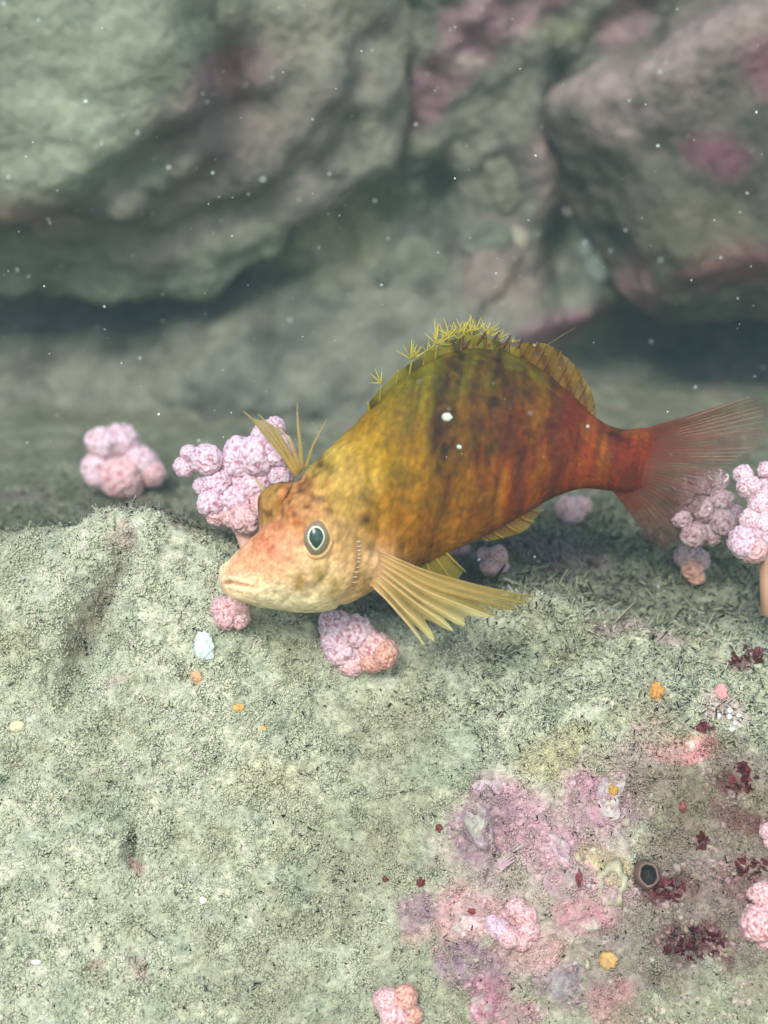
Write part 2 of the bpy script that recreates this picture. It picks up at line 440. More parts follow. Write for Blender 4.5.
def nodules(name, count, dens, rmin, rmax, seed):
    r = np.random.default_rng(seed); SV_, SF_ = ico(2)
    clus = smooth(0.0, 0.45, fbm(ground, 26, 3, 111)).reshape(len(xs), len(ss))
    wgt = (ca * (dens * (0.02 + clus))[:-1, :-1] * inview).ravel(); wgt /= wgt.sum()
    k = r.choice(len(wgt), size=count, p=wgt); i, j = np.divmod(k, len(ss) - 1)
    P = G3[i, j]; R_ = rmin + (rmax - rmin) * r.random(count) ** 2.2
    pal = lin([(196, 150, 158), (206, 168, 166), (150, 116, 128), (110, 56, 62), (178, 170, 132), (184, 186, 162), (120, 116, 90), (214, 200, 196)])
    tone = pal[r.choice(len(pal), count, p=[.24, .17, .17, .07, .1, .12, .09, .04])] * 0.32 + C3[i, j] * 0.68
    V = SV_[None] * (1 + 0.28 * r.normal(0, 1, (count, len(SV_), 1)).clip(-1.2, 1.2)) * r.uniform(.6, 1.35, (count, 1, 3)) * R_[:, None, None] + P[:, None] - N3[i, j][:, None] * R_[:, None, None] * .45
    F = (SF_[None] + (np.arange(count) * len(SV_))[:, None, None]).reshape(-1, 3)
    c = np.repeat(tone, len(SV_), 0) * r.uniform(.82, 1.15, (count * len(SV_), 1))
    return make_mesh(name, V.reshape(-1, 3), F, np.clip(c, .01, .85), True)
me = nodules('encrusting_growth', 2800, M3 ** 1.5 * (P1 > 380), 0.0022, 0.0088, 12)
tag(link('encrusting_growth', me, MAT_CRUST), 'knobbly mass of tiny pink and buff encrusting growths on the lower right face', 'encrusting growth', kind='stuff')
crisp = 0.35 + 0.65 * (smooth(380, 520, P1) * smooth(860, 660, P2))
me = threads('silt_turf', 42000, (1 - T3) * (1 - 0.72 * M3) * gap * crisp, 0.0045, 0.0095, 0.0012, 0.0022, (0.9, 1.25), 5, 0.75, 3, 2)
tag(link('silt_turf', me, MAT_TURF), 'fuzzy carpet of pale silt coated threads on the sloping rock face', 'turf', kind='stuff')
me = threads('ledge_turf', 17000, T3 * (1 - 0.5 * M3) * gap * smooth(1.6, 0.1, GS), 0.006, 0.014, 0.002, 0.0036, (0.75, 1.45), 6, 0.75, 3, 2)  # threads take the shade-darkened turf colour of the ledge top
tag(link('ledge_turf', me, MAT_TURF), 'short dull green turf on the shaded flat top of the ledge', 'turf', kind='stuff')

# ---------------------------------------------------------------- rock wall behind
wx = np.linspace(-3.2, 3.2, 420); wz = np.linspace(-0.9, 2.7, 260)
AX, AZ = np.meshgrid(wx, wz, indexing='ij')
P0 = np.stack([AX.ravel(), np.full(AX.size, 5.3), AZ.ravel()], -1)
WPX, WPY = project(P0)
def w2(cx, cy, rx, ry, rot=0.0):
    a = math.radians(rot); dx = WPX - cx; dy = WPY - cy
    u = dx * math.cos(a) + dy * math.sin(a); v = -dx * math.sin(a) + dy * math.cos(a)
    return np.exp(-(u / rx) ** 2 - (v / ry) ** 2)
yy = np.full(AX.size, 5.32)
yy += 0.20 * fbm(P0, 1.2, 3, 201) + 0.09 * fbm(P0, 3.2, 4, 211) + 0.04 * fbm(P0, 10, 3, 221)
yy -= 0.25 * smooth(120, -150, WPY)                               # leans out a little at the top
yy -= 0.22 * w2(470, 60, 70, 120, 10) + 0.20 * w2(540, 150, 40, 90, -5) + 0.10 * w2(420, 280, 40, 40)
yy += 0.18 * w2(560, 250, 16, 60, 0) + 0.16 * w2(440, 215, 18, 60, 10) + 0.1 * w2(560, 90, 12, 50, -10) 
yy -= 0.20 * w2(480, 260, 40, 50, 0) + 0.16 * w2(580, 310, 60, 24, 0)
yy += 1.0 * w2(710, 340, 140, 46, -6)                            # the dark hollow under the right boulder
yy += 0.60 * w2(0, 310, 200, 50, -4)
yy -= ((0.30 + 0.32 * w2(380, 330, 190, 110)) * smooth(225, 400, WPY) + 0.3 * smooth(385, 415, WPY)) * (1 - w2(720, 370, 150, 70))   # foot slopes out on to the ledge
WP = np.stack([P0[:, 0], yy, P0[:, 2]], -1)
m1 = fbm(WP, 2.2, 4, 231); m2 = fbm(WP, 7, 4, 241); m3 = fbm(WP, 24, 3, 251)
c1, c2, c3 = lin((92, 96, 84)), lin((120, 121, 106)), lin((72, 70, 60))
t1 = smooth(-0.25, 0.35, m1 + 0.5 * m2)[:, None]
wc = c1[None] * (1 - t1) + c2[None] * t1
t2 = smooth(0.05, 0.5, -m2 + 0.3 * m3)[:, None]; wc = wc * (1 - 0.7 * t2) + c3[None] * 0.7 * t2
def wstain(WX_, WY_, wc, nn, lst):
    for cx, cy, rx, ry, rot, c, k in lst:
        a = math.radians(rot); dx = WX_ - cx; dy = WY_ - cy
        u = (dx * math.cos(a) + dy * math.sin(a)) / rx; v = (-dx * math.sin(a) + dy * math.cos(a)) / ry
        m = (smooth(1.5, 0.5, np.sqrt(u * u + v * v) + 0.6 * nn) * k)[:, None]
        wc = wc * (1 - m) + lin(c)[None] * m
    return wc
wc = wstain(WPX, WPY, wc, m2, [(420, 90, 80, 26, -45, (146, 108, 116), .75), (480, 20, 70, 26, -20, (144, 108, 116), .65), (570, 322, 60, 22, 0, (138, 94, 110), .8),
    (625, 20, 24, 40, 20, (150, 116, 120), .6), (500, 260, 40, 50, 0, (142, 122, 116), .5), (545, 160, 20, 50, 0, (150, 124, 122), .5),
    (520, 345, 40, 14, 0, (150, 110, 124), .6), (330, 230, 60, 40, 0, (150, 150, 112), .4), (455, 60, 20, 10, 0, (190, 180, 165), .4), (555, 30, 30, 12, 0, (146, 146, 110), .4)])
wc *= (0.84 + 0.26 * m3)[:, None]
me = make_mesh('rock_wall', WP, grid_faces(len(wx), len(wz)), np.clip(wc, 0.01, 0.8))
tag(link('rock_wall', me, MAT_WALL), kind='structure', label='blurred encrusted rock wall behind the ledge')
WB = bvh_of(me)
def whit(px, py):
    d = ray(px, py).normalized()
    loc, nor, idx, dist = WB.ray_cast(CAM, d)
    if nor.dot(d) > 0: nor = -nor
    return loc, nor

def boulder(name, label, cx, cy, depth_y, rx, ry, rdepth, rot, seed, bulges, base_cols, stains, rough_amp=0.11):
    V, F = ico(7 - 1)
    ctr = at_y(cx, cy, depth_y); sc_ = (ctr.y) / FPX / math.cos(PITCH) * 1.0
    a = math.radians(rot)
    V = np.sign(V) * np.abs(V) ** 0.82; X = V[:, 0] * rx * sc_; Z = V[:, 2] * ry * sc_; Y = V[:, 1] * rdepth
    X2 = X * math.cos(a) - Z * math.sin(a); Z2 = X * math.sin(a) + Z * math.cos(a)
    P = np.stack([X2, Y, Z2], -1)
    nrm = np.stack([V[:, 0] / rx, V[:, 1] / (rdepth / sc_), V[:, 2] / ry], -1)
    nrm = np.stack([nrm[:, 0] * math.cos(a) - nrm[:, 2] * math.sin(a), nrm[:, 1], nrm[:, 0] * math.sin(a) + nrm[:, 2] * math.cos(a)], -1)
    nrm /= np.linalg.norm(nrm, axis=1, keepdims=True)
    Q = P + np.array(ctr)
    px, py = project(Q)
    fr = smooth(0.1, -0.3, V[:, 1])
    d = rough_amp * fbm(Q, 1.6, 3, seed) + 1.1 * rough_amp * (0.35 - np.abs(fbm(Q, 2.6, 4, seed + 3))) + 0.5 * rough_amp * fbm(Q, 7, 4, seed + 7)
    for pts, wdt, amt in bulges:
        if len(pts) == 1:
            (bx, by) = pts[0]; r = np.hypot((px - bx) / wdt[0], (py - by) / wdt[1]) + 0.25 * fbm(Q, 4, 3, seed + 9)
            d += amt * smooth(1.15, 0.85, r) * fr
        else:
            dd, _ = seg_dist(px, py, pts); d += amt * np.exp(-(dd / wdt) ** 2) * fr
    Q = Q + nrm * d[:, None]
    q1 = fbm(Q, 2.0, 4, seed + 20); q2 = fbm(Q, 7, 4, seed + 21); q3 = fbm(Q, 22, 3, seed + 22)
    k = smooth(-0.3, 0.3, q1 + 0.5 * q2)[:, None]
    c = lin(base_cols[0])[None] * (1 - k) + lin(base_cols[1])[None] * k
    c = wstain(px, py, c, q2, stains) * (1 + 0.2 * q3)[:, None]
    me = make_mesh(name, Q - np.array(ctr), F, np.clip(c, 0.01, 0.8))
    o = link(name, me, MAT_WALL, loc=ctr)
    return tag(o, label, 'boulder')
boulder('boulder', 'huge pale overhanging boulder filling the upper left corner', 62, -14, 5.2, 318, 268, 0.40, 0, 301,
        [([(20, 40)], (205, 180), 0.2), ([(205, 10), (240, 110), (150, 150), (60, 215), (-40, 250)], 19, -0.13), ([(380, 40), (352, 150), (250, 222), (60, 262), (-80, 275)], 20, -0.05)],
        [(130, 135, 116), (104, 108, 92)],
        [(240, 80, 56, 40, -40, (140, 100, 106), .75), (230, 170, 70, 26, -20, (134, 102, 102), .65), (300, 130, 60, 24, -40, (128, 98, 100), .6), (40, 210, 40, 30, 0, (158, 122, 118), .6),
         (330, 90, 80, 130, 20, (108, 104, 94), .9), (180, 215, 190, 46, -12, (106, 102, 92), .9), (200, 130, 56, 44, 0, (96, 88, 82), .8), (300, 20, 70, 40, 0, (130, 126, 108), .6)])
boulder('boulder', 'pinkish boulder at upper right with a dark hollow beneath it', 800, 122, 5.2, 205, 140, 0.42, 24, 401,
        [([(580, 130), (660, 95), (800, 20)], 34, 0.16), ([(600, 200), (640, 300)], 24, -0.05), ([(680, 260), (780, 230)], 30, 0.06)],
        [(76, 75, 64), (96, 90, 80)],
        [(680, 70, 110, 30, -24, (140, 124, 118), .8), (712, 150, 30, 20, 10, (110, 64, 82), .7), (765, 80, 24, 20, -20, (140, 88, 104), .6), (640, 130, 50, 10, -20, (170, 154, 148), .5),
         (740, 250, 60, 20, -10, (134, 86, 92), .6), (640, 280, 24, 40, 0, (158, 120, 120), .6), (700, 220, 60, 30, 0, (100, 94, 72), .4)])

# pale shells and stones stuck to the wall
def wall_lump(name, label, cat, px, py, rx, ry, c, seed, flat=0.45):
    loc, nor = whit(px, py)
    V, F = ico(4); s = loc.y / FPX
    d = 1 + 0.34 * fbm(V, 1.2, 3, seed) + 0.12 * fbm(V, 4, 3, seed + 1)
    P = V * d[:, None] * np.array([rx * s, min(rx, ry) * s * flat, ry * s])
    cc = lin(c)[None] * (1 + 0.3 * fbm(V, 3, 3, seed + 2))[:, None]
    o = link(name, make_mesh(name, P, F, np.clip(cc, 0, .85)), MAT_WALL, loc=loc)
    o.rotation_euler.y = random.uniform(-.3, .3)
    return tag(o, label, cat)
wall_lump('shell', 'round olive tinted shell high on the wall behind the dorsal fin', 'shell', 505, 182, 22, 27, (104, 104, 88), 501, .22)
wall_lump('shell', 'bright cream blurred shell just below the round olive one', 'shell', 517, 240, 10, 15, (146, 140, 122), 502, .3)
wall_lump('stone', 'rounded grey stone against which the cream shell rests', 'stone', 488, 242, 27, 22, (100, 103, 90), 503, .25)
wall_lump('stone', 'smooth pale bluish stone in the niche beside the right boulder', 'stone', 596, 262, 16, 26, (114, 122, 114), 504, .4)
wall_lump('stone', 'broad dull green stone on the wall above the fish back', 'stone', 415, 275, 42, 34, (96, 100, 86), 505, .18)
wall_lump('shell', 'tiny white shell chip on the edge of the right boulder', 'shell', 570, 208, 7, 8, (200, 196, 178), 506, .6)

# ---------------------------------------------------------------- pink soft corals
lobe_meshes = []
LV, LF = ico(5)
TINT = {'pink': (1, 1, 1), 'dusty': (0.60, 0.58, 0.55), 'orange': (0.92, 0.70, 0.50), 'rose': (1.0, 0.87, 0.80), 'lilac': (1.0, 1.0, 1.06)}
for k in range(7):
    wv = worley(LV + k * 3.1, 1.7, 600 + k); wv2 = worley(LV + k * 1.7, 4.8, 640 + k)
    bead = np.sqrt(np.maximum(0.0, 1 - (wv2 / 0.80) ** 2))
    d = 0.94 + 0.20 * (0.55 - wv) + 0.12 * bead + 0.08 * fbm(LV, 1.6, 3, 620 + k) + 0.012 * fbm(LV, 12, 2, 630 + k)
    P = LV * d[:, None]
    h = smooth(0.15, 0.8, bead + 0.2 * fbm(LV, 5, 3, 670 + k))[:, None]
    c = lin((176, 122, 128))[None] * (1 - h) + lin((214, 184, 190))[None] * h
    h2 = (smooth(0.75, 1.0, bead) * smooth(-0.3, 0.3, fbm(LV, 3, 3, 675 + k)))[:, None] * 0.75
    c = c * (1 - h2) + lin((230, 220, 226))[None] * h2
    pit = smooth(0.3, 0.55, fbm(LV, 14, 2, 680 + k))[:, None]
    c = c * (1 - 0.3 * pit)
    me = make_mesh('lobe', P, LF, np.clip(c, 0, .9)); me.materials.append(MAT_CORAL); lobe_meshes.append(me)
_n, _l = MAT_CORAL.node_tree.nodes, MAT_CORAL.node_tree.links
_b = _n['Principled BSDF']; _src = _b.inputs['Base Color'].links[0].from_socket
_oi = _n.new('ShaderNodeObjectInfo'); _vm = _n.new('ShaderNodeVectorMath'); _vm.operation = 'MULTIPLY'
_l.new(_src, _vm.inputs[0]); _l.new(_oi.outputs['Color'], _vm.inputs[1]); _l.new(_vm.outputs[0], _b.inputs['Base Color'])
def coral(label, basepx, lobes, depth=None, tone='pink', stalk=None, group='pink soft corals on the ledge', lift=0.0, stalk_tone=(214, 160, 118), grow=1.08):
    b, nor = hit(*basepx)
    dep = (b - CAM).dot(CF) if depth is None else depth
    root = empty('coral', b if depth is None else unproj(basepx[0], basepx[1], dep))
    tag(root, label, 'coral', group)
    s = dep / FPX
    for i, l in enumerate(lobes):
        px, py, r = l[:3]; tn = l[3] if len(l) > 3 else tone
        if len(l) == 3 and tn in ('pink', 'lilac') and py > max(q[1] for q in lobes) - 14: tn = 'rose'
        jit = random.uniform(-0.6, 0.6) * r * s
        p = unproj(px, py, dep - 0.4 * r * s + jit)
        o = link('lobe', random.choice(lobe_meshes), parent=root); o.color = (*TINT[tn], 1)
        o.location = p - root.location
        q = r * s * grow
        o.scale = (q * random.uniform(.95, 1.1), q * random.uniform(.9, 1.1), q * random.uniform(.95, 1.1))
        o.rotation_euler = [random.uniform(0, 6.28) for _ in range(3)]
    if stalk:
        pts = [unproj(x, y, dep + 0.01 * k) - root.location for k, (x, y, r) in enumerate(stalk)]
        V, F = tube(pts, [r * s for (_, _, r) in stalk], 14)
        V = np.array([tuple(v) for v in V]); V = V + 0.006 * np.stack([fbm(V, 30, 2, 70 + q) for q in range(3)], -1)
        c = lin(stalk_tone)[None] * (1 + 0.25 * fbm(V, 40, 3, 77))[:, None]
        link('stalk', make_mesh('stalk', V, F, c), MAT_CORAL, root)
    return root
coral('rounded dull pink coral alone on the ledge at far left', (122, 494), [(103, 443, 16), (121, 441, 16), (102, 470, 19), (140, 463, 16), (152, 473, 12), (121, 477, 19), (113, 456, 11), (129, 486, 13)], tone='pink')
coral('large branching pink coral behind the fish forehead', (250, 545),
      [(185, 466, 10), (189, 453, 8), (207, 460, 14), (217, 482, 12), (203, 486, 9), (212, 503, 13), (235, 502, 18), (217, 515, 10), (245, 519, 15, 'rose'), (242, 458, 18), (257, 456, 19),
       (231, 464, 12), (268, 438, 15), (275, 427, 9), (279, 452, 15), (281, 475, 12), (239, 483, 10), (254, 486, 15), (262, 505, 14, 'rose'), (230, 517, 9)], depth=3.14,
      stalk=[(238, 505, 14), (246, 525, 13), (252, 548, 12), (256, 566, 12)], tone='lilac', stalk_tone=(226, 178, 160))
coral('small round pink coral under the fish mouth', (230, 622), [(222, 607, 10), (236, 606, 11), (226, 618, 11), (239, 618, 10), (231, 612, 11)], tone='lilac')
coral('pink coral with an orange side beneath the fish throat', (352, 668),
      [(338, 628, 16, 'lilac'), (355, 634, 16), (330, 622, 10, 'lilac'), (343, 650, 16), (360, 655, 14), (373, 646, 15, 'rose'), (351, 664, 12), (385, 654, 13, 'orange'), (372, 662, 11, 'orange'), (334, 640, 12, 'lilac')])
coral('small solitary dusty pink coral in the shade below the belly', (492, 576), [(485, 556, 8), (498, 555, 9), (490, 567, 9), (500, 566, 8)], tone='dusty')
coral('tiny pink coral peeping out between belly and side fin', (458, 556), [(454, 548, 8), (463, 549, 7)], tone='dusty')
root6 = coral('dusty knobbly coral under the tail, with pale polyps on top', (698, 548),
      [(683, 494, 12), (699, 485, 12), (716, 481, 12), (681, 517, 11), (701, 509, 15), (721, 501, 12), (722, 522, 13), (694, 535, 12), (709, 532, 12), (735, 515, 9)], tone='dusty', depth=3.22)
for (x, y, h, k) in [(676, 484, 10, -1), (682, 480, 9, 1), (712, 474, 9, -1), (717, 472, 9, 1), (724, 476, 8, 1), (699, 475, 8, -1)]:
    d = 3.19; s = d / FPX
    pts = [unproj(x + k * 4 * math.sin(t * 2.6), y + 6 - h * t, d) - root6.location for t in np.linspace(0, 1, 6)]
    V, F = tube(pts, [1.5 * s] * 4 + [1.9 * s, 1.2 * s], 6)
    link('polyp', make_mesh('polyp', np.array([tuple(v) for v in V]), F, np.repeat(lin((206, 196, 182))[None], len(V), 0)), MAT_CORAL, root6)
coral('stubby coral finger tapering to orange, below the tail', (695, 585), [(688, 556, 12), (698, 560, 11), (692, 568, 10, 'orange'), (696, 577, 8, 'orange')], tone='dusty')
coral('bright lilac pink coral cut by the right frame edge', (768, 600),
      [(743, 475, 9), (750, 487, 12), (757, 495, 11), (745, 542, 15, 'lilac'), (755, 548, 13), (767, 529, 15, 'lilac'), (761, 507, 11), (771, 484, 12), (751, 520, 11), (778, 510, 15), (783, 540, 14), (766, 470, 8)],
      depth=3.05, stalk=[(764, 540, 11), (766, 560, 8), (767, 580, 7), (768, 612, 8)], stalk_tone=(186, 146, 118), tone='pink')
coral('smooth bent pink coral on the crust near the bottom', (512, 940), [(516, 908, 9, 'rose'), (526, 917, 10, 'rose'), (528, 930, 10, 'rose'), (521, 940, 10, 'rose'), (499, 929, 10, 'lilac'), (509, 937, 10, 'rose'), (492, 922, 7, 'lilac')], group='pink corals low on the face')
coral('salmon coral cut off by the bottom frame edge', (398, 1012), [(387, 1000, 12, 'rose'), (405, 998, 12, 'orange'), (396, 1014, 15, 'rose'), (411, 1014, 11, 'orange'), (392, 1026, 12, 'lilac')], group='pink corals low on the face')
coral('smooth salmon pink coral at the lower right frame edge', (760, 930), [(757, 923, 17, 'rose'), (762, 894, 12, 'rose'), (770, 915, 14, 'rose'), (750, 930, 10, 'rose'), (766, 904, 12, 'rose'), (768, 936, 12, 'rose')], group='pink corals low on the face')
coral('pink coral tip barely in view at the right, above the salmon one', (768, 840), [(768, 832, 8, 'rose'), (774, 842, 9, 'rose')], group='pink corals low on the face')
coral('dark plum coral lump on the ledge behind the tail', (574, 520), [(568, 508, 12), (580, 506, 10), (572, 516, 10)], tone='dusty')

# ---------------------------------------------------------------- crusts, sponges, algae, tubes on the face
def crust(label, px, py, rx, ry, rot, c, seed, hgt=0.016):
    loc, nor = hit(px, py); s = (loc - CAM).dot(CF) / FPX
    t1 = (CR - nor * CR.dot(nor)).normalized(); t2 = nor.cross(t1)
    a = math.radians(-rot); n = 46; V = []; rr = []
    for i in range(n):
        for j in range(n):
            u = -1.5 + 3 * i / (n - 1); v = -1.5 + 3 * j / (n - 1)
            x = (u * rx * math.cos(a) - v * ry * math.sin(a)) * s; y = (u * rx * math.sin(a) + v * ry * math.cos(a)) * s
            p = loc + t1 * x + t2 * y
            h, hn, _, _ = GB.ray_cast(p + nor * 0.15, -nor, 0.4)
            V.append(tuple(h if h is not None else p)); rr.append(math.hypot(u, v))
    V = np.array(V); rr = np.array(rr)
    hh_ = ((V - np.array(loc)) @ np.array(nor)).reshape(n, n); h0 = hh_.copy()
    for _ in range(4):
        p = np.pad(hh_, 1, mode='edge'); hh_ = (p[1:-1, 1:-1] * 2 + p[:-2, 1:-1] + p[2:, 1:-1] + p[1:-1, :-2] + p[1:-1, 2:]) / 6
    V = V + np.array(nor)[None] * (hh_ - h0).reshape(-1, 1)
    r2 = rr + 0.45 * fbm(V, 16, 3, seed) + 0.15 * fbm(V, 50, 2, seed + 1)
    k = smooth(1.05, 0.65, r2)
    h = -0.012 + k * (0.012 + 0.5 * hgt * (0.7 + 0.9 * fbm(V, 22, 3, seed + 2)) + 0.016 * (0.5 - worley(V, 34, seed + 3)) + 0.010 * fbm(V, 48, 3, seed + 5) + 0.005 * fbm(V, 110, 2, seed + 6))
    V2 = V + np.array(nor)[None] * h[:, None]
    t = smooth(-0.3, 0.4, fbm(V, 28, 4, seed + 4))[:, None]
    cg = lin(c); cg = cg * .62 + cg.mean() * .38; cc = cg[None] * (0.68 * (1 - t) + 1.1 * t)
    sm = smooth(-0.25, 0.45, fbm(V, 26, 5, seed + 9, .65))[:, None] * 0.7; cc = cc * (1 - sm) + SILT[None] * sm
    F = grid_faces(n, n); keep = (k[F] > 0.01).any(axis=1); F = F[keep]
    used, inv = np.unique(F, return_inverse=True); F = inv.reshape(F.shape)
    me = make_mesh('coralline_crust', V2[used] - np.array(loc), F, np.clip(cc[used], 0, .85))
    if sum((p.normal.dot(nor) for p in me.polygons)) < 0: me.flip_normals()
    return tag(link('coralline_crust', me, MAT_CRUST, loc=loc), label, 'coralline crust', 'pink crusts on the lower right face')
crust('long pink crust ridge slanting across the lower right face', 566, 858, 40, 10, 38, (208, 156, 166), 701, .02)
crust('mauve grey crust patch at the upper left of the pink area', 480, 826, 14, 26, -10, (158, 122, 134), 702, .016)
crust('salmon pink crust that the bent coral grows from', 472, 926, 28, 13, -6, (216, 162, 160), 703, .02)
crust('dark mauve crust just below the salmon pink one', 462, 968, 18, 15, 20, (146, 106, 120), 704, .014)
crust('magenta pink crust at the bottom frame edge', 482, 1008, 18, 16, 50, (196, 116, 142), 705, .014)
crust('bright rose crust right of the bent coral', 586, 922, 20, 9, 10, (212, 128, 136), 706, .016)
crust('small mauve crust lobe at the left rim of the pink area', 421, 916, 9, 16, -35, (160, 120, 134), 707, .016)
crust('thin mauve crust strip near the ledge crest at right', 640, 631, 26, 6, 4, (180, 140, 156), 708, .008)
crust('lilac crust ridge rising from the end of the long pink ridge', 612, 800, 12, 34, 30, (184, 142, 160), 709, .018)
crust('peach crust left of the clump of white flecks', 684, 745, 24, 9, -8, (214, 160, 150), 710, .012)
crust('small pink crust knob above the mauve grey patch', 482, 786, 12, 9, 0, (186, 138, 158), 711, .016)
crust('dull grey mauve crust beside the bottom magenta one', 556, 985, 24, 18, 10, (142, 122, 126), 712, .018)

def blob(name, label, cat, px, py, rx, ry, c, mat, seed, flat=0.7, group=None, rough=0.5, sub=4, up=0.3):
    loc, nor = hit(px, py); s = (loc - CAM).dot(CF) / FPX
    V, F = ico(sub)
    d = 1 + rough * fbm(V, 1.6, 3, seed) + rough * 0.6 * (0.5 - worley(V, 2.4, seed + 1))
    P = V * d[:, None]
    B = np.array([CR, CU, -CF])
    P = (P * np.array([rx * s, ry * s, min(rx, ry) * s * flat])) @ B
    cc = lin(c)[None] * (1 + 0.3 * fbm(V, 2.5, 3, seed + 2))[:, None]
    o = link(name, make_mesh(name, P, F, np.clip(cc, 0, .92)), mat, loc=loc + nor * min(rx, ry) * s * up)
    return tag(o, label, cat, group)
blob('sponge', 'bright orange sponge knob on the upper right of the face', 'sponge', 657, 691, 7, 9, (190, 140, 76), MAT_SPONGE, 801, group='orange sponges')
blob('sponge', 'pale orange sponge knob low down near the dark wine patch', 'sponge', 608, 959, 9, 8, (190, 154, 98), MAT_SPONGE, 802, group='orange sponges')
blob('sponge', 'small yellow orange sponge on the silt left of centre', 'sponge', 237, 709, 6, 5, (204, 158, 92), MAT_SPONGE, 803, group='orange sponges')
blob('sponge', 'small peach sponge just below the white sea squirt', 'sponge', 197, 678, 6, 6, (204, 158, 120), MAT_SPONGE, 804, group='orange sponges')
blob('sponge', 'tiny faint orange sponge speck right of the yellow one', 'sponge', 262, 729, 4, 3, (206, 164, 104), MAT_SPONGE, 805, group='orange sponges')
blob('sponge', 'small pink sponge knob right of the bright orange one', 'sponge', 720, 693, 7, 8, (216, 150, 148), MAT_SPONGE, 806)
blob('sponge', 'dull mustard sponge in the lilac ridge', 'sponge', 614, 790, 5, 5, (180, 140, 70), MAT_SPONGE, 807)
blob('sea_squirt', 'translucent white sea squirt below the small round coral', 'sea squirt', 205, 647, 10, 14, (200, 212, 202), MAT_SPONGE, 808, flat=.5, rough=.35)
blob('shell_fragment', 'bright white shell fragment at the lower left', 'shell', 37, 962, 5, 2.5, (245, 245, 240), MAT_SPONGE, 809, rough=.1, up=1.2)
blob('shell_fragment', 'pale pebble like shell bit on the left silt', 'shell', 203, 900, 4, 4, (214, 216, 190), MAT_SPONGE, 810, rough=.2, up=.6)
blob('shell_fragment', 'faint cream shell bit at the far left below the groove', 'shell', 17, 726, 8, 6, (206, 200, 160), MAT_SPONGE, 811, rough=.25, up=.2)
blob('red_alga_spot', 'tiny dark red spot left of the mauve lobe', 'alga', 385, 879, 3.2, 3.2, (96, 34, 30), MAT_ALGA, 812, group='red spots')
blob('red_alga_spot', 'dark red spot nearest above the mauve lobe', 'alga', 421, 882, 4.5, 4, (90, 32, 30), MAT_ALGA, 813, group='red spots')
blob('red_alga_spot', 'small red dash on the salmon crust', 'alga', 473, 910, 5, 2.6, (122, 32, 40), MAT_ALGA, 814, group='red spots', up=1.4)
blob('red_alga_spot', 'small red spot at the left rim of the mauve grey patch', 'alga', 439, 828, 3.5, 4, (104, 40, 40), MAT_ALGA, 815, group='red spots')
blob('red_alga_spot', 'slim red spot on the long pink ridge', 'alga', 577, 874, 3.5, 8, (110, 48, 50), MAT_ALGA, 816, group='red spots', up=1.2)
blob('red_alga_spot', 'coral red spot below the peach crust', 'alga', 683, 806, 4, 5, (120, 66, 60), MAT_ALGA, 817, group='red spots', up=.8)

def alga(label, px, py, rx, ry, n, c, seed):
    r = random.Random(seed); loc, nor = hit(px, py); root = empty('red_alga', loc)
    tag(root, label, 'red alga', 'wine red algae on the right face')
    for k in range(n):
        ang = r.uniform(0, 6.28); q = math.sqrt(r.random())
        b, bn = hit(px + q * rx * math.cos(ang), py + q * ry * math.sin(ang)); s = (b - CAM).dot(CF) / FPX
        w = r.uniform(3.0, 6.0) * s; hgt = r.uniform(5, 10) * s
        d = (bn + Vector((r.gauss(0, .6), r.gauss(0, .4), r.gauss(0, .6)))).normalized()
        sd_ = d.cross(Vector((r.gauss(0, 1), r.gauss(0, 1), r.gauss(0, 1)))).normalized(); up = sd_.cross(d)
        V = []; F = []; m = 6
        for i in range(m):
            t = i / (m - 1); ww = w * math.sin(math.pi * (0.15 + 0.8 * t)) 
            for j in range(5):
                v = -1 + j / 2
                V.append(b + d * hgt * (t - .15) + sd_ * ww * v + up * (hgt * .35 * t * t + w * .25 * math.sin(3 * v + 4 * t)) - root.location)
        F = grid_faces(m, 5)
        V = np.array([tuple(v) for v in V]); nn = len(V)
        V2 = V + np.array(up)[None] * 0.0016
        Fa = np.concatenate([F, F[:, ::-1] + nn])
        cc = lin(c) * r.uniform(.5, 1.0); cc = cc * .8 + cc.mean() * .2
        link('blade', make_mesh('blade', np.concatenate([V, V2]), Fa, np.repeat(cc[None], 2 * nn, 0)), MAT_ALGA, root)
alga('wine red alga fringe by the right frame edge, near the ledge crest', 748, 656, 22, 7, 26, (120, 40, 48), 31)
alga('curled dark red alga clump below the dark hollow', 741, 780, 14, 13, 26, (126, 30, 40), 32)
alga('broad wine red alga patch left of the salmon coral', 692, 944, 32, 17, 44, (96, 30, 42), 33)
alga('wine red alga tuft just under the dark tube mouth', 668, 890, 18, 10, 24, (116, 30, 44), 34)
alga('sparse red alga above the salmon coral', 752, 868, 16, 9, 16, (122, 42, 50), 35)
alga('small red alga sprig at the centre of the olive patch', 703, 842, 6, 9, 8, (118, 40, 46), 36)
alga('thin pinkish red alga sprig above the peach crust', 706, 728, 12, 5, 10, (176, 70, 84), 37)

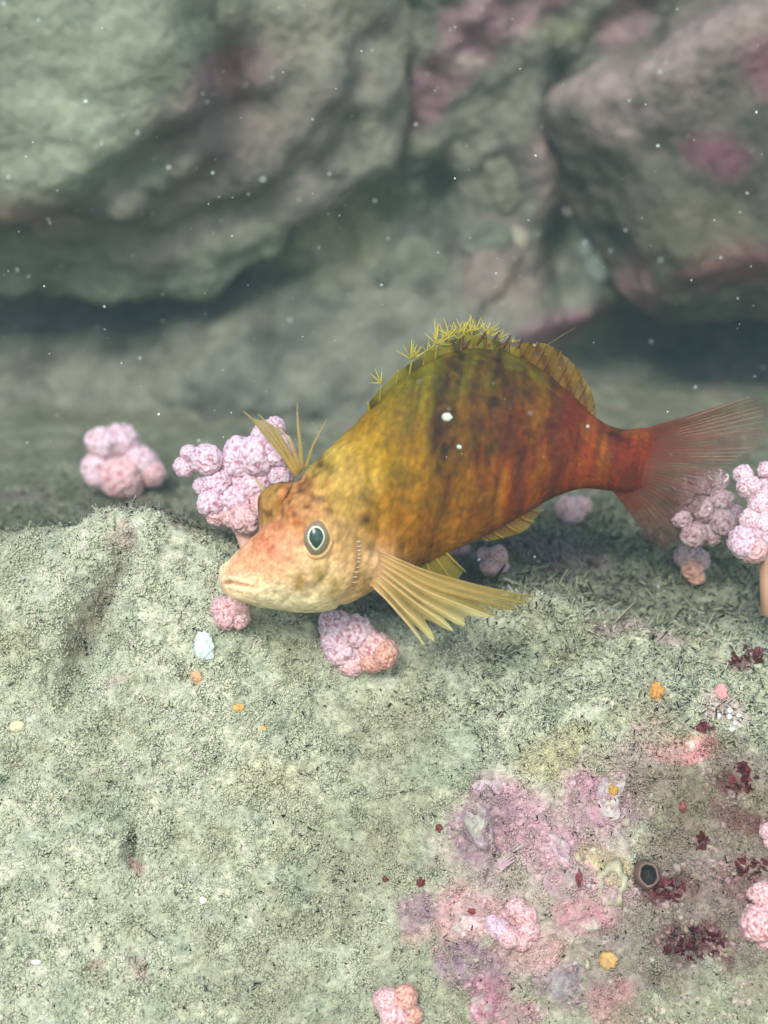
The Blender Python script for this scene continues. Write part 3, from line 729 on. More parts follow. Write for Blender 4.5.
def ring(name, label, cat, px, py, r_out, r_in, hgt, c, cin, rot, seed, squash=0.85, depth=None, wb=0.5):
    """a rimmed opening: outer slope, lip, and an inner wall going down into it"""
    loc, nor = hit(px, py); dd = (loc - CAM).dot(CF)
    if depth: dd = depth; nor = Vector((-0.2, -0.7, 0.68))
    loc = unproj(px, py, dd); s = dd / FPX
    ds_ = sorted((hit(px + r_out * math.cos(q * .785), py + r_out * math.sin(q * .785))[0] - CAM).dot(CF) for q in range(8))
    dd = ds_[2] if not depth else depth; loc = unproj(px, py, dd); nor = -CF
    ax = (Vector((-0.1, -0.55, 0.83)) + (-CF) * 1.2).normalized(); t1 = ax.cross(Vector((.1, .2, 1))).normalized(); t2 = ax.cross(t1)
    prof = [(r_out * 1.3, -22), (r_out * 1.12, -4), (r_out, hgt * .5), ((r_out + r_in) / 2, hgt), (r_in, hgt * .75), (r_in * .85, -hgt * .3), (r_in * .8, -hgt - 8), (0.05, -hgt - 9)]
    n = 40; V = []
    for (r, h) in prof:
        for k in range(n):
            w = 2 * math.pi * k / n; wob = 1 + wb * (.14 * math.sin(2 * w + seed) + .09 * math.sin(5 * w + 2 * seed) + .07 * math.sin(9 * w))
            V.append(t1 * (r * s * math.cos(w) * wob) + t2 * (r * s * math.sin(w) * wob * squash) + ax * h * s)
    V = np.array([tuple(v) for v in V]); F = grid_faces(len(prof), n, True)
    cc = np.repeat(np.stack([lin(c)] * 5 + [lin(cin)] * 3), n, 0) * (1 + .35 * fbm(V, 60, 3, seed))[:, None]
    me = make_mesh(name, V, F, np.clip(cc, 0, .85))
    return tag(link(name, me, MAT_CRUST, loc=loc + nor * 3 * s), label, cat)
ring('worm_tube', 'dark round mouth of a tube between the pale ring and wine red algae', 'worm tube', 648, 874, 10, 8.8, 1.2, (116, 92, 82), (34, 30, 26), 0, 3, 1.2, 2.968, .3)
ring('barnacle', 'pale cream ring shaped barnacle left of the dark tube mouth', 'barnacle', 611, 884, 16, 10.5, 1.0, (160, 156, 126), (136, 130, 104), 0, 5, 1.15, None, 1.1)
r_ = random.Random(5)
for k, lab in enumerate(['upper left', 'topmost', 'middle', 'lower right', 'lowest', 'rightmost']):
    x, y = [(718, 715), (729, 709), (727, 718), (735, 724), (731, 729), (739, 716)][k]
    blob('shell_fragment', lab + ' white fleck of the sparkling clump beside the peach crust', 'shell', x, y, r_.uniform(2.2, 3.4), r_.uniform(2, 3), (228, 228, 224), MAT_SPONGE, 820 + k, rough=.3, up=1.0, sub=2, group='white flecks beside the peach crust')

# ---------------------------------------------------------------- the fish
FD = 3.02          # distance of the fish's middle from the camera
ST = [  # top, bottom (picture positions of the back and belly lines), half width, nearness, roll towards the camera
    (222, 573, 224, 594, 13, 62, 30), (228, 563, 231, 599, 23, 60, 33), (240, 551, 248, 604, 29, 57, 36), (252, 537, 268, 608, 32, 53, 38),
    (267, 519, 292, 611, 39, 48, 38), (287, 496, 322, 612, 46, 41, 35), (309, 467, 352, 604, 51, 33, 29), (338, 438, 384, 584, 52, 24, 22),
    (368, 408, 416, 569, 48, 14, 15), (401, 378, 446, 556, 43, 5, 11), (437, 356, 474, 543, 39, -4, 8), (473, 350, 503, 527, 35, -13, 6),
    (509, 354, 532, 510, 31, -22, 4), (541, 370, 558, 496, 27, -31, 2), (570, 394, 580, 490, 22, -39, 0), (597, 419, 598, 489, 19.5, -46, 0),
    (620, 429, 612, 491, 15, -52, 0), (645, 428, 630, 491, 9, -59, 0), (657, 434, 645, 487, 3.5, -63, 0)]
ST = np.array(ST, float)
def catmull(A, n):
    m = len(A); out = []
    ext = np.vstack([2 * A[0] - A[1], A, 2 * A[-1] - A[-2]])
    for t in np.linspace(0, m - 1 - 1e-9, n):
        i = int(t); f = t - i; p0, p1, p2, p3 = ext[i], ext[i + 1], ext[i + 2], ext[i + 3]
        out.append(0.5 * ((2 * p1) + (-p0 + p2) * f + (2 * p0 - 5 * p1 + 4 * p2 - p3) * f * f + (-p0 + 3 * p1 - 3 * p2 + p3) * f ** 3))
    return np.array(out)
NR, NS = 320, 192
SS = catmull(ST, NR)
nCF, nCU, nCR, nC = np.array(CF), np.array(CU), np.array(CR), np.array(CAM)
def unp(px, py, dep):
    return nC + (nCF + nCR * ((px - W / 2) / FPX) + nCU * ((H / 2 - py) / FPX)) * dep
dep = FD - SS[:, 5] * S0
Tw = np.array([unp(SS[i, 0], SS[i, 1], dep[i]) for i in range(NR)])
Bw = np.array([unp(SS[i, 2], SS[i, 3], dep[i]) for i in range(NR)])
Cw = (Tw + Bw) / 2
hv = (Tw - Bw) / 2; hh = np.linalg.norm(hv, axis=1)
tan = np.gradient(Cw, axis=0); tan /= np.linalg.norm(tan, axis=1, keepdims=True)
wv = SS[:, 4] * S0
phi = np.linspace(0, 2 * np.pi, NS, endpoint=False)      # 0 = back, 90 = side facing the camera, 180 = belly
BV = np.zeros((NR, NS, 3))
frames = []
for i in range(NR):
    up = hv[i] / hh[i]
    side = np.cross(up, tan[i]); side /= np.linalg.norm(side)
    if side @ nCF > 0: side = -side
    ro = math.radians(SS[i, 6])
    U = up * math.cos(ro) + side * math.sin(ro); L = side * math.cos(ro) - up * math.sin(ro)
    a2 = max(hh[i] ** 2 - (wv[i] * math.sin(ro)) ** 2, (0.3 * hh[i]) ** 2)
    a = math.sqrt(a2) / math.cos(ro)
    u = i / (NR - 1)
    e = 1.0 - 0.12 * smooth(0.3, 0.6, u); slim = 0.32 * smooth(0.3, 0.6, u)   # flat-sided, sharp-backed behind the head
    c, s_ = np.cos(phi), np.sin(phi)
    sx = np.sign(s_) * np.abs(s_) ** e
    belly = 1.0 - slim * np.maximum(c, 0) ** 1.5
    BV[i] = Cw[i] + np.outer(c, U) * a + np.outer(sx * belly, L) * wv[i]
    frames.append((U, L, a))
def swell(BV, c, R, soft=3):
    """union of the body with a ball: push skin out along lines from the body's axis"""
    D = BV - Cw[:, None]; r = np.linalg.norm(D, axis=-1); d = D / (r[..., None] + 1e-9)
    q = c[None] - Cw; tc = np.einsum('ijk,ik->ij', d, q); perp2 = (q ** 2).sum(-1)[:, None] - tc ** 2
    te = tc + np.sqrt(np.maximum(R * R - perp2, 0)); add = np.where((perp2 < R * R) & (tc > 0), np.maximum(te - r, 0), 0)
    for _ in range(soft):
        add = (add + np.roll(add, 1, 1) + np.roll(add, -1, 1)) / 3
        add[1:-1] = (add[1:-1] + add[:-2] + add[2:]) / 3
    return BV + d * add[..., None]
FAR_EYE = unp(277, 505, FD - 50 * S0)
BV = swell(BV, FAR_EYE, 20 * S0)                                      # far eye, standing up above the forehead
BV = swell(BV, unp(316, 536, FD - 64 * S0), 23 * S0, 6)
BN = normals_grid(BV)
if ((BV[100, 48] - Cw[100]) @ BN[100, 48]) < 0: BN = -BN
# side-view position of every skin point; the far side mirrors the near one
bpx, bpy_ = project(BV.reshape(-1, 3)); bpx = bpx.reshape(NR, NS); bpy_ = bpy_.reshape(NR, NS)
mir = (NS - np.arange(NS)) % NS
near_side = np.sin(phi) >= -1e-6
MX = np.where(near_side[None], bpx, bpx[:, mir]); MY = np.where(near_side[None], bpy_, bpy_[:, mir])
def fg(cx, cy, rx, ry=None, rot=0):
    ry = ry or rx; a = math.radians(rot); dx = MX - cx; dy = MY - cy
    uu = (dx * math.cos(a) + dy * math.sin(a)) / rx; vv = (-dx * math.sin(a) + dy * math.cos(a)) / ry
    return np.exp(-uu * uu - vv * vv)
FL = BV.reshape(-1, 3)
def fn(scale, o, seed): return fbm(FL, scale, o, seed).reshape(NR, NS)
bd = np.zeros((NR, NS))
bd += 0.006 * fg(313, 533, 24, 27) - 0.008 * fg(316, 537, 13, 17)     # eye socket bulging out of the head
bd += 0.010 * fg(300, 512, 22, 12, -30)                               # brow
ml, mt = seg_dist(MX, MY, [(220, 582), (232, 582), (246, 586), (262, 591)])
bd -= 0.008 * np.exp(-(ml / 1.8) ** 2) * smooth(1.0, 0.5, mt)          # mouth slit
bd += 0.003 * np.exp(-((ml - 5) / 3) ** 2) * smooth(1.0, 0.6, mt)    # lips
gl, gt = seg_dist(MX, MY, [(352, 500), (360, 530), (362, 560), (356, 588), (340, 606)])
bd -= 0.006 * np.exp(-(gl / 3.5) ** 2)                                # rear edge of the gill cover
pl_, _ = seg_dist(MX, MY, [(372, 470), (384, 510), (380, 540), (366, 580)])
bd -= 0.007 * np.exp(-(pl_ / 5) ** 2)
ck, _ = seg_dist(MX, MY, [(334, 545), (330, 575), (310, 596)])
bd -= 0.003 * np.exp(-(ck / 4) ** 2)
bd += 0.012 * fg(384, 566, 18, 16)                                    # root of the side fin
bd += 0.015 * fn(34, 3, 903) * fg(290, 508, 42, 26, -30)
bd += 0.0035 * fn(14, 3, 901) + 0.002 * fn(40, 2, 902) * smooth(420, 300, MX)
BV2 = BV + BN * bd[..., None]
# pigment from a scatter of skin tones, blended smoothly, then blotches, bars and freckles
TONES = [(440, 385, 110, 106, 8), (475, 380, 104, 94, 8), (510, 386, 108, 80, 16), (412, 402, 132, 124, 12), (545, 398, 128, 74, 20), (455, 372, 104, 100, 10), (492, 370, 104, 92, 12), (525, 376, 108, 84, 14), (232, 572, 236, 164, 118), (240, 588, 246, 212, 166), (228, 594, 246, 220, 172), (270, 602, 248, 230, 180), (300, 575, 232, 190, 138), (330, 592, 230, 204, 144), (270, 540, 224, 154, 112), (252, 560, 234, 162, 116),
    (262, 520, 206, 136, 74), (276, 497, 152, 112, 42), (345, 540, 202, 160, 98), (350, 575, 232, 186, 128), (330, 460, 184, 150, 60), (350, 490, 186, 148, 68), (300, 500, 196, 140, 84), (380, 450, 178, 142, 46),
    (400, 420, 142, 118, 28), (385, 520, 184, 134, 52), (400, 545, 196, 130, 72), (385, 566, 246, 212, 170), (370, 585, 222, 180, 110), (430, 380, 122, 116, 12), (470, 356, 126, 120, 12), (400, 385, 118, 112, 14), (510, 360, 122, 98, 18), (540, 368, 120, 96, 20),
    (450, 420, 120, 84, 22), (480, 420, 138, 88, 30), (500, 430, 124, 66, 22), (530, 430, 150, 70, 28), (560, 420, 146, 58, 22), (580, 410, 150, 62, 26), (420, 470, 178, 134, 46), (450, 490, 164, 106, 40), (480, 500, 156, 92, 34), (520, 490, 170, 84, 34),
    (560, 470, 180, 82, 32), (590, 455, 172, 78, 34), (610, 470, 172, 74, 34), (635, 445, 150, 56, 32), (640, 475, 152, 58, 34), (655, 460, 182, 84, 56), (430, 530, 170, 110, 44), (410, 560, 196, 140, 62), (310, 608, 246, 230, 176), (360, 420, 158, 124, 32)]
num = np.zeros((NR, NS, 3)); den = np.zeros((NR, NS))
jx = MX + 9 * fn(9, 3, 911); jy = MY + 9 * fn(9, 3, 912)
for (x, y, r, g, b) in TONES:
    wgt = np.exp(-((jx - x) ** 2 + (jy - y) ** 2) / (2 * 13.0 ** 2)) + 1e-9
    num += wgt[..., None] * lin((r, g, b)); den += wgt
bc = num / den[..., None]
def mixc(mask, c):
    global bc
    m = np.clip(mask, 0, 1)[..., None]; bc = bc * (1 - m) + lin(c) * m
f1, f2, f3 = fn(22, 3, 921), fn(55, 3, 922), fn(110, 2, 923)
streak = fbm(np.stack([(MX + 0.16 * (MY - 430)).ravel() * 0.055, (MY * 0.010).ravel(), np.zeros(MX.size)], -1), 1.0, 4, 931).reshape(NR, NS)
bodym = smooth(370, 430, MX)
for xc, wd_, k in [(449, 13, .95), (474, 6, .5), (497, 11, .9), (528, 8, .7), (553, 9, .7), (410, 10, .4)]:
    xx = MX + 0.10 * (MY - 400) + 9 * f1
    mixc(np.exp(-((xx - xc) / wd_) ** 2) * smooth(550, 430, MY) * k * smooth(0.9, -0.6, f2), (46, 30, 8))
mixc(smooth(0.0, 0.4, streak) * 0.62 * bodym, (84, 46, 14))
mixc(smooth(0.0, 0.4, -streak) * 0.50 * bodym * smooth(640, 560, MX) * smooth(370, 430, MY), (180, 124, 44))
mixc(smooth(0.1, 0.4, f2) * 0.3 * bodym, (108, 52, 18))
mixc(smooth(0.15, 0.45, f1) * 0.45 * smooth(420, 360, MY) * bodym, (136, 134, 14))
for x, y, rx, ry, k, c in [(366, 521, 6, 8, .95, (44, 34, 18)), (364, 496, 8, 10, .7, (70, 56, 22)), (372, 506, 7, 14, .5, (84, 66, 28)), (319, 464, 9, 6, .9, (56, 40, 12)), (330, 470, 6, 7, .8, (64, 46, 14)), (314, 474, 6, 4, .6, (84, 58, 22)),
        (616, 433, 11, 9, .9, (46, 32, 26)), (268, 548, 8, 7, .4, (196, 92, 66)), (258, 545, 8, 6, .3, (200, 100, 72)), (280, 535, 9, 6, .35, (196, 98, 70)), (300, 492, 7, 5, .9, (84, 40, 16)), (318, 500, 8, 5, .95, (66, 38, 16)), (290, 503, 6, 4, .8, (104, 46, 22)), (308, 508, 5, 4, .85, (84, 46, 18)), (284, 516, 6, 4, .7, (130, 60, 26)), (276, 526, 6, 4, .6, (160, 70, 40)), (330, 512, 4, 5, .8, (80, 48, 20)), (297, 517, 4, 5, .7, (120, 62, 24)), (310, 486, 6, 4, .7, (96, 58, 20)),
        (327, 510, 4, 4, .6, (110, 66, 30)), (299, 525, 4, 5, .5, (150, 84, 32)), (302, 540, 4, 6, .4, (164, 96, 40)), (334, 522, 4, 4, .5, (140, 100, 50)), (320, 572, 7, 12, .8, (160, 134, 50)), (300, 582, 6, 12, .7, (170, 136, 56)), (336, 588, 6, 12, .6, (170, 140, 60)), (345, 525, 8, 10, .4, (140, 106, 56)), (290, 560, 10, 6, .4, (206, 120, 84)), (250, 568, 9, 5, .4, (216, 120, 80)), (340, 480, 10, 8, .4, (186, 150, 70)), (352, 462, 8, 8, .4, (120, 94, 34)), (330, 455, 8, 5, .5, (190, 164, 76)),
        (376, 402, 8, 6, .6, (60, 62, 14)), (372, 425, 10, 14, .4, (104, 76, 22)), (390, 440, 8, 16, .35, (130, 84, 34)), (398, 512, 12, 22, .4, (196, 122, 50)), (395, 470, 10, 20, .3, (130, 112, 40)), (436, 505, 8, 16, .3, (110, 96, 36)), (340, 445, 14, 6, .3, (180, 156, 70)), (264, 600, 30, 5, .5, (236, 220, 168))]:
    mixc(fg(x, y, rx, ry) * k * (1 + 0.8 * f2), c)
mixc(smooth(0.18, 0.42, f2) * 0.5 * smooth(350, 310, MX + 0.4 * (MY - 500)) * smooth(566, 530, MY), (168, 82, 40))
mixc(smooth(0.2, 0.45, f2 + 0.3 * f1) * 0.4 * smooth(345, 300, MX) * smooth(520, 490, MY), (112, 78, 22))
mixc(np.exp(-((ml - 4.0) / 2.2) ** 2) * 0.8 * smooth(1, .5, mt), (250, 226, 180)); mixc(np.exp(-(ml / 1.3) ** 2) * 0.6 * smooth(1, .6, mt), (150, 84, 48))
mixc(smooth(0.12, 0.4, f3) * 0.22, (92, 58, 22))
mixc(smooth(0.0, 0.4, fn(34, 4, 924)) * 0.45 * smooth(330, 380, MX) * smooth(520, 470, MX), (120, 92, 26))
mixc(smooth(0.05, 0.4, fn(30, 4, 925)) * 0.22 * smooth(330, 380, MX) * smooth(370, 430, MY), (196, 140, 60))
for xc, wd_, k in [(447, 12, .6), (473, 5, .35), (497, 10, .55), (527, 7, .45), (552, 8, .45)]:
    xx = MX + 0.10 * (MY - 400) + 7 * f1
    mixc(np.exp(-((xx - xc) / wd_) ** 2) * smooth(530, 420, MY) * k * smooth(0.5, -0.3, f2), (44, 28, 8))
fine = fbm(np.stack([(MX + 0.16 * (MY - 430)).ravel() * 0.16, (MY * 0.018).ravel(), np.zeros(MX.size)], -1), 1.0, 3, 933).reshape(NR, NS)
bc = bc * (1 + 0.55 * fine * bodym)[..., None]
fd = 0.54 + 0.46 * smooth(450, 315, MX) - 0.10 * smooth(480, 580, MX) + 0.10 * smooth(420, 370, MY + 0.3 * (450 - MX).clip(0, 200)) * bodym
gm = bc.mean(axis=-1, keepdims=True)
bc = np.maximum(gm + (bc - gm) * (1.10 - 0.12 * smooth(400, 330, MX))[..., None], 0.004)
bc = np.clip(bc * fd[..., None] * (1 + 0.14 * f3 + 0.22 * fn(70, 3, 926))[..., None], 0.006, 0.9)

_d = np.linalg.norm(BV2 - FAR_EYE[None, None], axis=-1) / S0
mixc(smooth(30, 22, _d + 5 * f1) * .8, (150, 116, 48)); mixc(smooth(30, 22, _d) * smooth(.0, .3, fn(48, 3, 927)) * .8, (84, 60, 22))
froot_loc = unproj(390, 600, FD)
fish = empty('fish', froot_loc)
tag(fish, 'orange and olive mottled hawkfish with a spiny crest perched on the ledge', 'fish')
FR = np.array(froot_loc)
V = np.concatenate([BV2.reshape(-1, 3), [Cw[0] - tan[0] * 0.006], [Cw[-1]]]) - FR
Fq = [tuple(q) for q in grid_faces(NR, NS, True)]
a0, a1 = NR * NS, NR * NS + 1
for j in range(NS):
    Fq.append((a0, (j + 1) % NS, j)); Fq.append((a1, (NR - 1) * NS + j, (NR - 1) * NS + (j + 1) % NS))
colb = np.concatenate([bc.reshape(-1, 3), bc[0, :1], bc[-1, :1]])
me = make_mesh('body', V, Fq, colb)
bm = bmesh.new(); bm.from_mesh(me); bmesh.ops.recalc_face_normals(bm, faces=bm.faces); bm.to_mesh(me); bm.free()
# skin: pigment, fine scale relief laid along the body
uvl = me.uv_layers.new(name='skin')
uv = np.zeros((len(me.loops), 2), np.float32); vi = np.zeros(len(me.loops), np.int32); me.loops.foreach_get('vertex_index', vi)
ui = np.minimum(vi // NS, NR - 1) / (NR - 1); vj = (vi % NS) / NS; vj = np.minimum(vj, 1 - vj)
uv[:, 0] = ui; uv[:, 1] = vj; uvl.data.foreach_set('uv', uv.ravel())
m, n, l, b = base_mat('fish_skin', 0.5, 0.14)
at = n.new('ShaderNodeAttribute'); at.attribute_name = 'pigment'
uvn = n.new('ShaderNodeUVMap'); uvn.uv_map = 'skin'
mp = n.new('ShaderNodeMapping'); mp.inputs['Scale'].default_value = (95, 70, 1)
vo = n.new('ShaderNodeTexVoronoi'); vo.inputs['Scale'].default_value = 1.0
l.new(uvn.outputs[0], mp.inputs[0]); l.new(mp.outputs[0], vo.inputs['Vector'])
tcx = n.new('ShaderNodeTexCoord'); nz = n.new('ShaderNodeTexNoise'); nz.inputs['Scale'].default_value = 75; nz.inputs['Detail'].default_value = 6
l.new(tcx.outputs['Object'], nz.inputs['Vector'])
mr = n.new('ShaderNodeMapRange'); mr.inputs[1].default_value = .3; mr.inputs[2].default_value = .7; mr.inputs[3].default_value = .82; mr.inputs[4].default_value = 1.16
l.new(nz.outputs['Fac'], mr.inputs[0])
mr2 = n.new('ShaderNodeMapRange'); mr2.inputs[1].default_value = .0; mr2.inputs[2].default_value = .9; mr2.inputs[3].default_value = 1.16; mr2.inputs[4].default_value = .74
l.new(vo.outputs['Distance'], mr2.inputs[0])
mm = n.new('ShaderNodeMath'); mm.operation = 'MULTIPLY'; l.new(mr.outputs[0], mm.inputs[0]); l.new(mr2.outputs[0], mm.inputs[1])
vm = n.new('ShaderNodeVectorMath'); vm.operation = 'SCALE'; l.new(at.outputs['Color'], vm.inputs[0]); l.new(mm.outputs[0], vm.inputs['Scale'])
l.new(vm.outputs[0], b.inputs['Base Color'])
bp = n.new('ShaderNodeBump'); bp.inputs['Strength'].default_value = .25; bp.inputs['Distance'].default_value = .004; bp.invert = True
l.new(vo.outputs['Distance'], bp.inputs['Height'])
bp2 = n.new('ShaderNodeBump'); bp2.inputs['Strength'].default_value = .3; bp2.inputs['Distance'].default_value = .006
l.new(nz.outputs['Fac'], bp2.inputs['Height']); l.new(bp.outputs[0], bp2.inputs['Normal']); l.new(bp2.outputs[0], b.inputs['Normal'])
b.inputs['Subsurface Weight'].default_value = 0.08; b.inputs['Subsurface Radius'].default_value = (1, .45, .2); b.inputs['Subsurface Scale'].default_value = 0.03
MAT_SKIN = m
link('body', me, MAT_SKIN, fish)
FB = BVHTree.FromPolygons([Vector(v) + froot_loc for v in V], Fq)
def fhit(px, py):
    d = ray(px, py).normalized(); loc, nor, i, dist = FB.ray_cast(CAM, d)
    if loc is None: return None, None
    if nor.dot(d) > 0: nor = -nor
    return loc, nor

# eye
m, n, l, b = base_mat('eyeball_skin', 0.25, 0.4); MAT_EYE = m
tcx = n.new('ShaderNodeTexCoord'); nz = n.new('ShaderNodeTexNoise'); nz.inputs['Scale'].default_value = 90; rp = n.new('ShaderNodeValToRGB')
l.new(tcx.outputs['Object'], nz.inputs['Vector']); l.new(nz.outputs['Fac'], rp.inputs[0]); l.new(rp.outputs[0], b.inputs['Base Color'])
rp.color_ramp.elements[0].color = (*lin((96, 84, 66)), 1); rp.color_ramp.elements[1].color = (*lin((150, 136, 108)), 1)
def flat_mat(name, c, c2, rough, spec, scale=120):
    m, n, l, b = base_mat(name, rough, spec)
    tcx = n.new('ShaderNodeTexCoord'); nz = n.new('ShaderNodeTexNoise'); nz.inputs['Scale'].default_value = scale; rp = n.new('ShaderNodeValToRGB')
    l.new(tcx.outputs['Object'], nz.inputs['Vector']); l.new(nz.outputs['Fac'], rp.inputs[0]); l.new(rp.outputs[0], b.inputs['Base Color'])
    rp.color_ramp.elements[0].position = .35; rp.color_ramp.elements[1].position = .65
    rp.color_ramp.elements[0].color = (*lin(c), 1); rp.color_ramp.elements[1].color = (*lin(c2), 1)
    return m
MAT_RIM = flat_mat('iris_rim', (214, 220, 172), (238, 240, 210), 0.4, 0.25)
MAT_PUPIL = flat_mat('pupil_dark', (36, 56, 48), (48, 72, 60), 0.2, 0.4)
def eye(px, py, rpx, visible=True):
    loc, nor = fhit(px, py); ax = (nor * 0.35 - CF * 0.9).normalized()
    r = rpx * S0
    ctr = loc - ax * r * 0.26
    right = (CR - ax * CR.dot(ax)).normalized(); up = ax.cross(right)
    if up.dot(CU) < 0: up = -up
    V, F = ico(4); B = np.array([right, up, ax])
    P = (V * np.array([r * .90, r * 1.22, r * .70])) @ B
    e = link('eye', make_mesh('eye', P, F), MAT_EYE, fish, loc=ctr - froot_loc)
    # a tear-shaped iris rim and pupil, laid on the ball
    def tear(sx, sy, k):
        w = 2 * math.pi * k / 48; x = math.sin(w); y = math.cos(w)
        q = 1.0 if y > 0 else 1 - 0.45 * (abs(y) ** 1.5)
        return x * sx * q, y * sy * (1.0 if y > 0 else 1.15)
    def onball(x, y, lift):
        z = math.sqrt(max(0.02, 1 - (x / .90) ** 2 - (y / 1.22) ** 2)) * .70 + lift
        return (right * x + up * y + ax * z) * r
    V = []; prof = [(1.0, -.03), (1.0, .02), (.92, .03), (.85, .02), (.83, -.03)]
    for (q, li) in prof:
        for k in range(48):
            x, y = tear(.53, .70, k); V.append(onball(x * q, y * q, li))
    link('iris', make_mesh('iris', np.array([tuple(v) for v in V]), grid_faces(5, 48, True)), MAT_RIM, e)
    V = []
    for q in np.linspace(.87, .02, 7):
        for k in range(48):
            x, y = tear(.53, .70, k); V.append(onball(x * q, y * q, .012 + .05 * (1 - q * q)))
    link('pupil', make_mesh('pupil', np.array([tuple(v) for v in V]), grid_faces(7, 48, True)), MAT_PUPIL, e)
    # skin fold round the eye
    V = []; 
    for q in range(10):
        w2_ = 2 * math.pi * q / 10
        for k in range(48):
            w = 2 * math.pi * k / 48
            rr = 1.0 + .12 * math.cos(w2_); zz = .16 + .12 * math.sin(w2_)
            V.append((right * math.sin(w) * rr * .98 + up * math.cos(w) * rr * 1.26 + ax * zz) * r)
    V = np.array([tuple(v) for v in V]); F = grid_faces(10, 48, True); F = np.concatenate([F, np.stack([9 * 48 + np.arange(48), 9 * 48 + (np.arange(48) + 1) % 48, (np.arange(48) + 1) % 48, np.arange(48)], -1)])
    cc = lin((182, 146, 92))[None] * (1 + .3 * fbm(V, 50, 3, 941))[:, None]
    link('eyelid', make_mesh('eyelid', V, F, np.clip(cc, .01, .8)), MAT_CORAL, e)
    return e
eye(316, 537, 15)
# gill-cover bristles
MAT_PALE = flat_mat('pale_bristle', (206, 188, 158), (228, 214, 190), 0.4, 0.3)
for (x, y) in [(359, 541), (359.5, 546), (359.5, 550), (359.5, 554), (359, 558), (358.5, 562), (358, 567), (357.5, 571), (356, 576), (354.5, 582), (352, 587)]:
    jl = random.uniform(1.2, 2.4); x += random.uniform(-.8, .8); y += random.uniform(-.6, .6)
    p0, n0 = fhit(x - jl - .4, y + random.uniform(.2, 1)); p1, n1_ = fhit(x + jl, y - .4)
    V, F = tube([p0 + n0 * .000, (p0 + p1) / 2 + n0 * .002, p1 + n1_ * .0015], [.0005, .0012, .0005], 6)
    link('gill_bristle', make_mesh('gill_bristle', np.array([tuple(v - froot_loc) for v in V]), F), MAT_PALE, fish)

# fins: thin translucent membranes with solid rays
def fin_mat(name, trans, rough=.5):
    m, n, l, b = base_mat(name, rough, .35)
    at = n.new('ShaderNodeAttribute'); at.attribute_name = 'pigment'
    l.new(at.outputs['Color'], b.inputs['Base Color'])
    tl = n.new('ShaderNodeBsdfTranslucent'); l.new(at.outputs['Color'], tl.inputs['Color'])
    tp = n.new('ShaderNodeBsdfTransparent')
    m1 = n.new('ShaderNodeMixShader'); m1.inputs[0].default_value = .4
    l.new(b.outputs[0], m1.inputs[1]); l.new(tl.outputs[0], m1.inputs[2])
    tcx = n.new('ShaderNodeTexCoord'); nz = n.new('ShaderNodeTexNoise'); nz.inputs['Scale'].default_value = 30; l.new(tcx.outputs['Object'], nz.inputs['Vector'])
    mr = n.new('ShaderNodeMapRange'); mr.inputs[1].default_value = .3; mr.inputs[2].default_value = .7; mr.inputs[3].default_value = trans - .12; mr.inputs[4].default_value = trans + .12
    l.new(nz.outputs['Fac'], mr.inputs[0])
    ma = n.new('ShaderNodeMath'); ma.operation = 'MULTIPLY'; l.new(mr.outputs[0], ma.inputs[0]); l.new(at.outputs['Alpha'], ma.inputs[1])
    m2 = n.new('ShaderNodeMixShader'); l.new(ma.outputs[0], m2.inputs[0]); l.new(m1.outputs[0], m2.inputs[1]); l.new(tp.outputs[0], m2.inputs[2])
    l.new(m2.outputs[0], n['Material Output'].inputs['Surface'])
    return m
MAT_FIN_DORSAL = fin_mat('dorsal_membrane', .15); MAT_FIN_TAIL = fin_mat('tail_membrane', .75); MAT_FIN_SIDE = fin_mat('side_membrane', .38); MAT_FIN_RAY = fin_mat('fin_ray', .08)
MAT_FIN_SOFT = fin_mat('soft_ray', .52)

def membrane(name, A, B, mat, parent, cA, cB, nu=None, nv=14, bow=0.0, th=0.0012, curve=None, stripes=None, label=None, fade=None):
    """sheet between the polyline A (root) and the polyline B (free edge), world points of equal count"""
    A = np.array([tuple(a) for a in A]); B = np.array([tuple(b) for b in B]); n = len(A)
    nu = nu or n * 5
    A2, B2 = catmull(A, nu), catmull(B, nu)
    t = np.linspace(0, 1, nv)[None, :, None]
    P = A2[:, None] * (1 - t) + B2[:, None] * t
    if bow: P = P - nCF[None, None] * (bow * np.sin(np.pi * np.linspace(0, 1, nu))[:, None, None] * t)
    P = P - nCF[None, None] * (0.004 * np.sin(np.linspace(0, 1, nu) * n * 3.1)[:, None, None] * t)   # ripple
    nrm = normals_grid(P)
    c = lin(cA)[None, None] * (1 - t) + lin(cB)[None, None] * t
    c = np.broadcast_to(c, P.shape).copy()
    if stripes: 
        uu = np.linspace(0, 1, nu)[:, None]; tt = np.linspace(0, 1, nv)[None]
        k = smooth(0.1, .7, np.sin(tt * stripes[0] + uu * stripes[1]))[..., None] * stripes[2]
        c = c * (1 - k) + lin(stripes[3])[None, None] * k
    c *= (1 + .25 * fbm(P.reshape(-1, 3), 40, 3, 961).reshape(nu, nv))[..., None]
    Va, Vb = (P + nrm * th / 2).reshape(-1, 3), (P - nrm * th / 2).reshape(-1, 3)
    F = grid_faces(nu, nv); k = nu * nv
    o = link(name, make_mesh(name, np.concatenate([Va, Vb]) - FR, np.concatenate([F, F[:, ::-1] + k]), np.clip(np.concatenate([c.reshape(-1, 3)] * 2), .005, .9), True, np.tile(np.tile(fade[0] + (fade[1] - fade[0]) * np.linspace(0, 1, nv) ** .7, nu), 2) if fade else None), mat, parent)
    if label: o['label'] = label
    return o
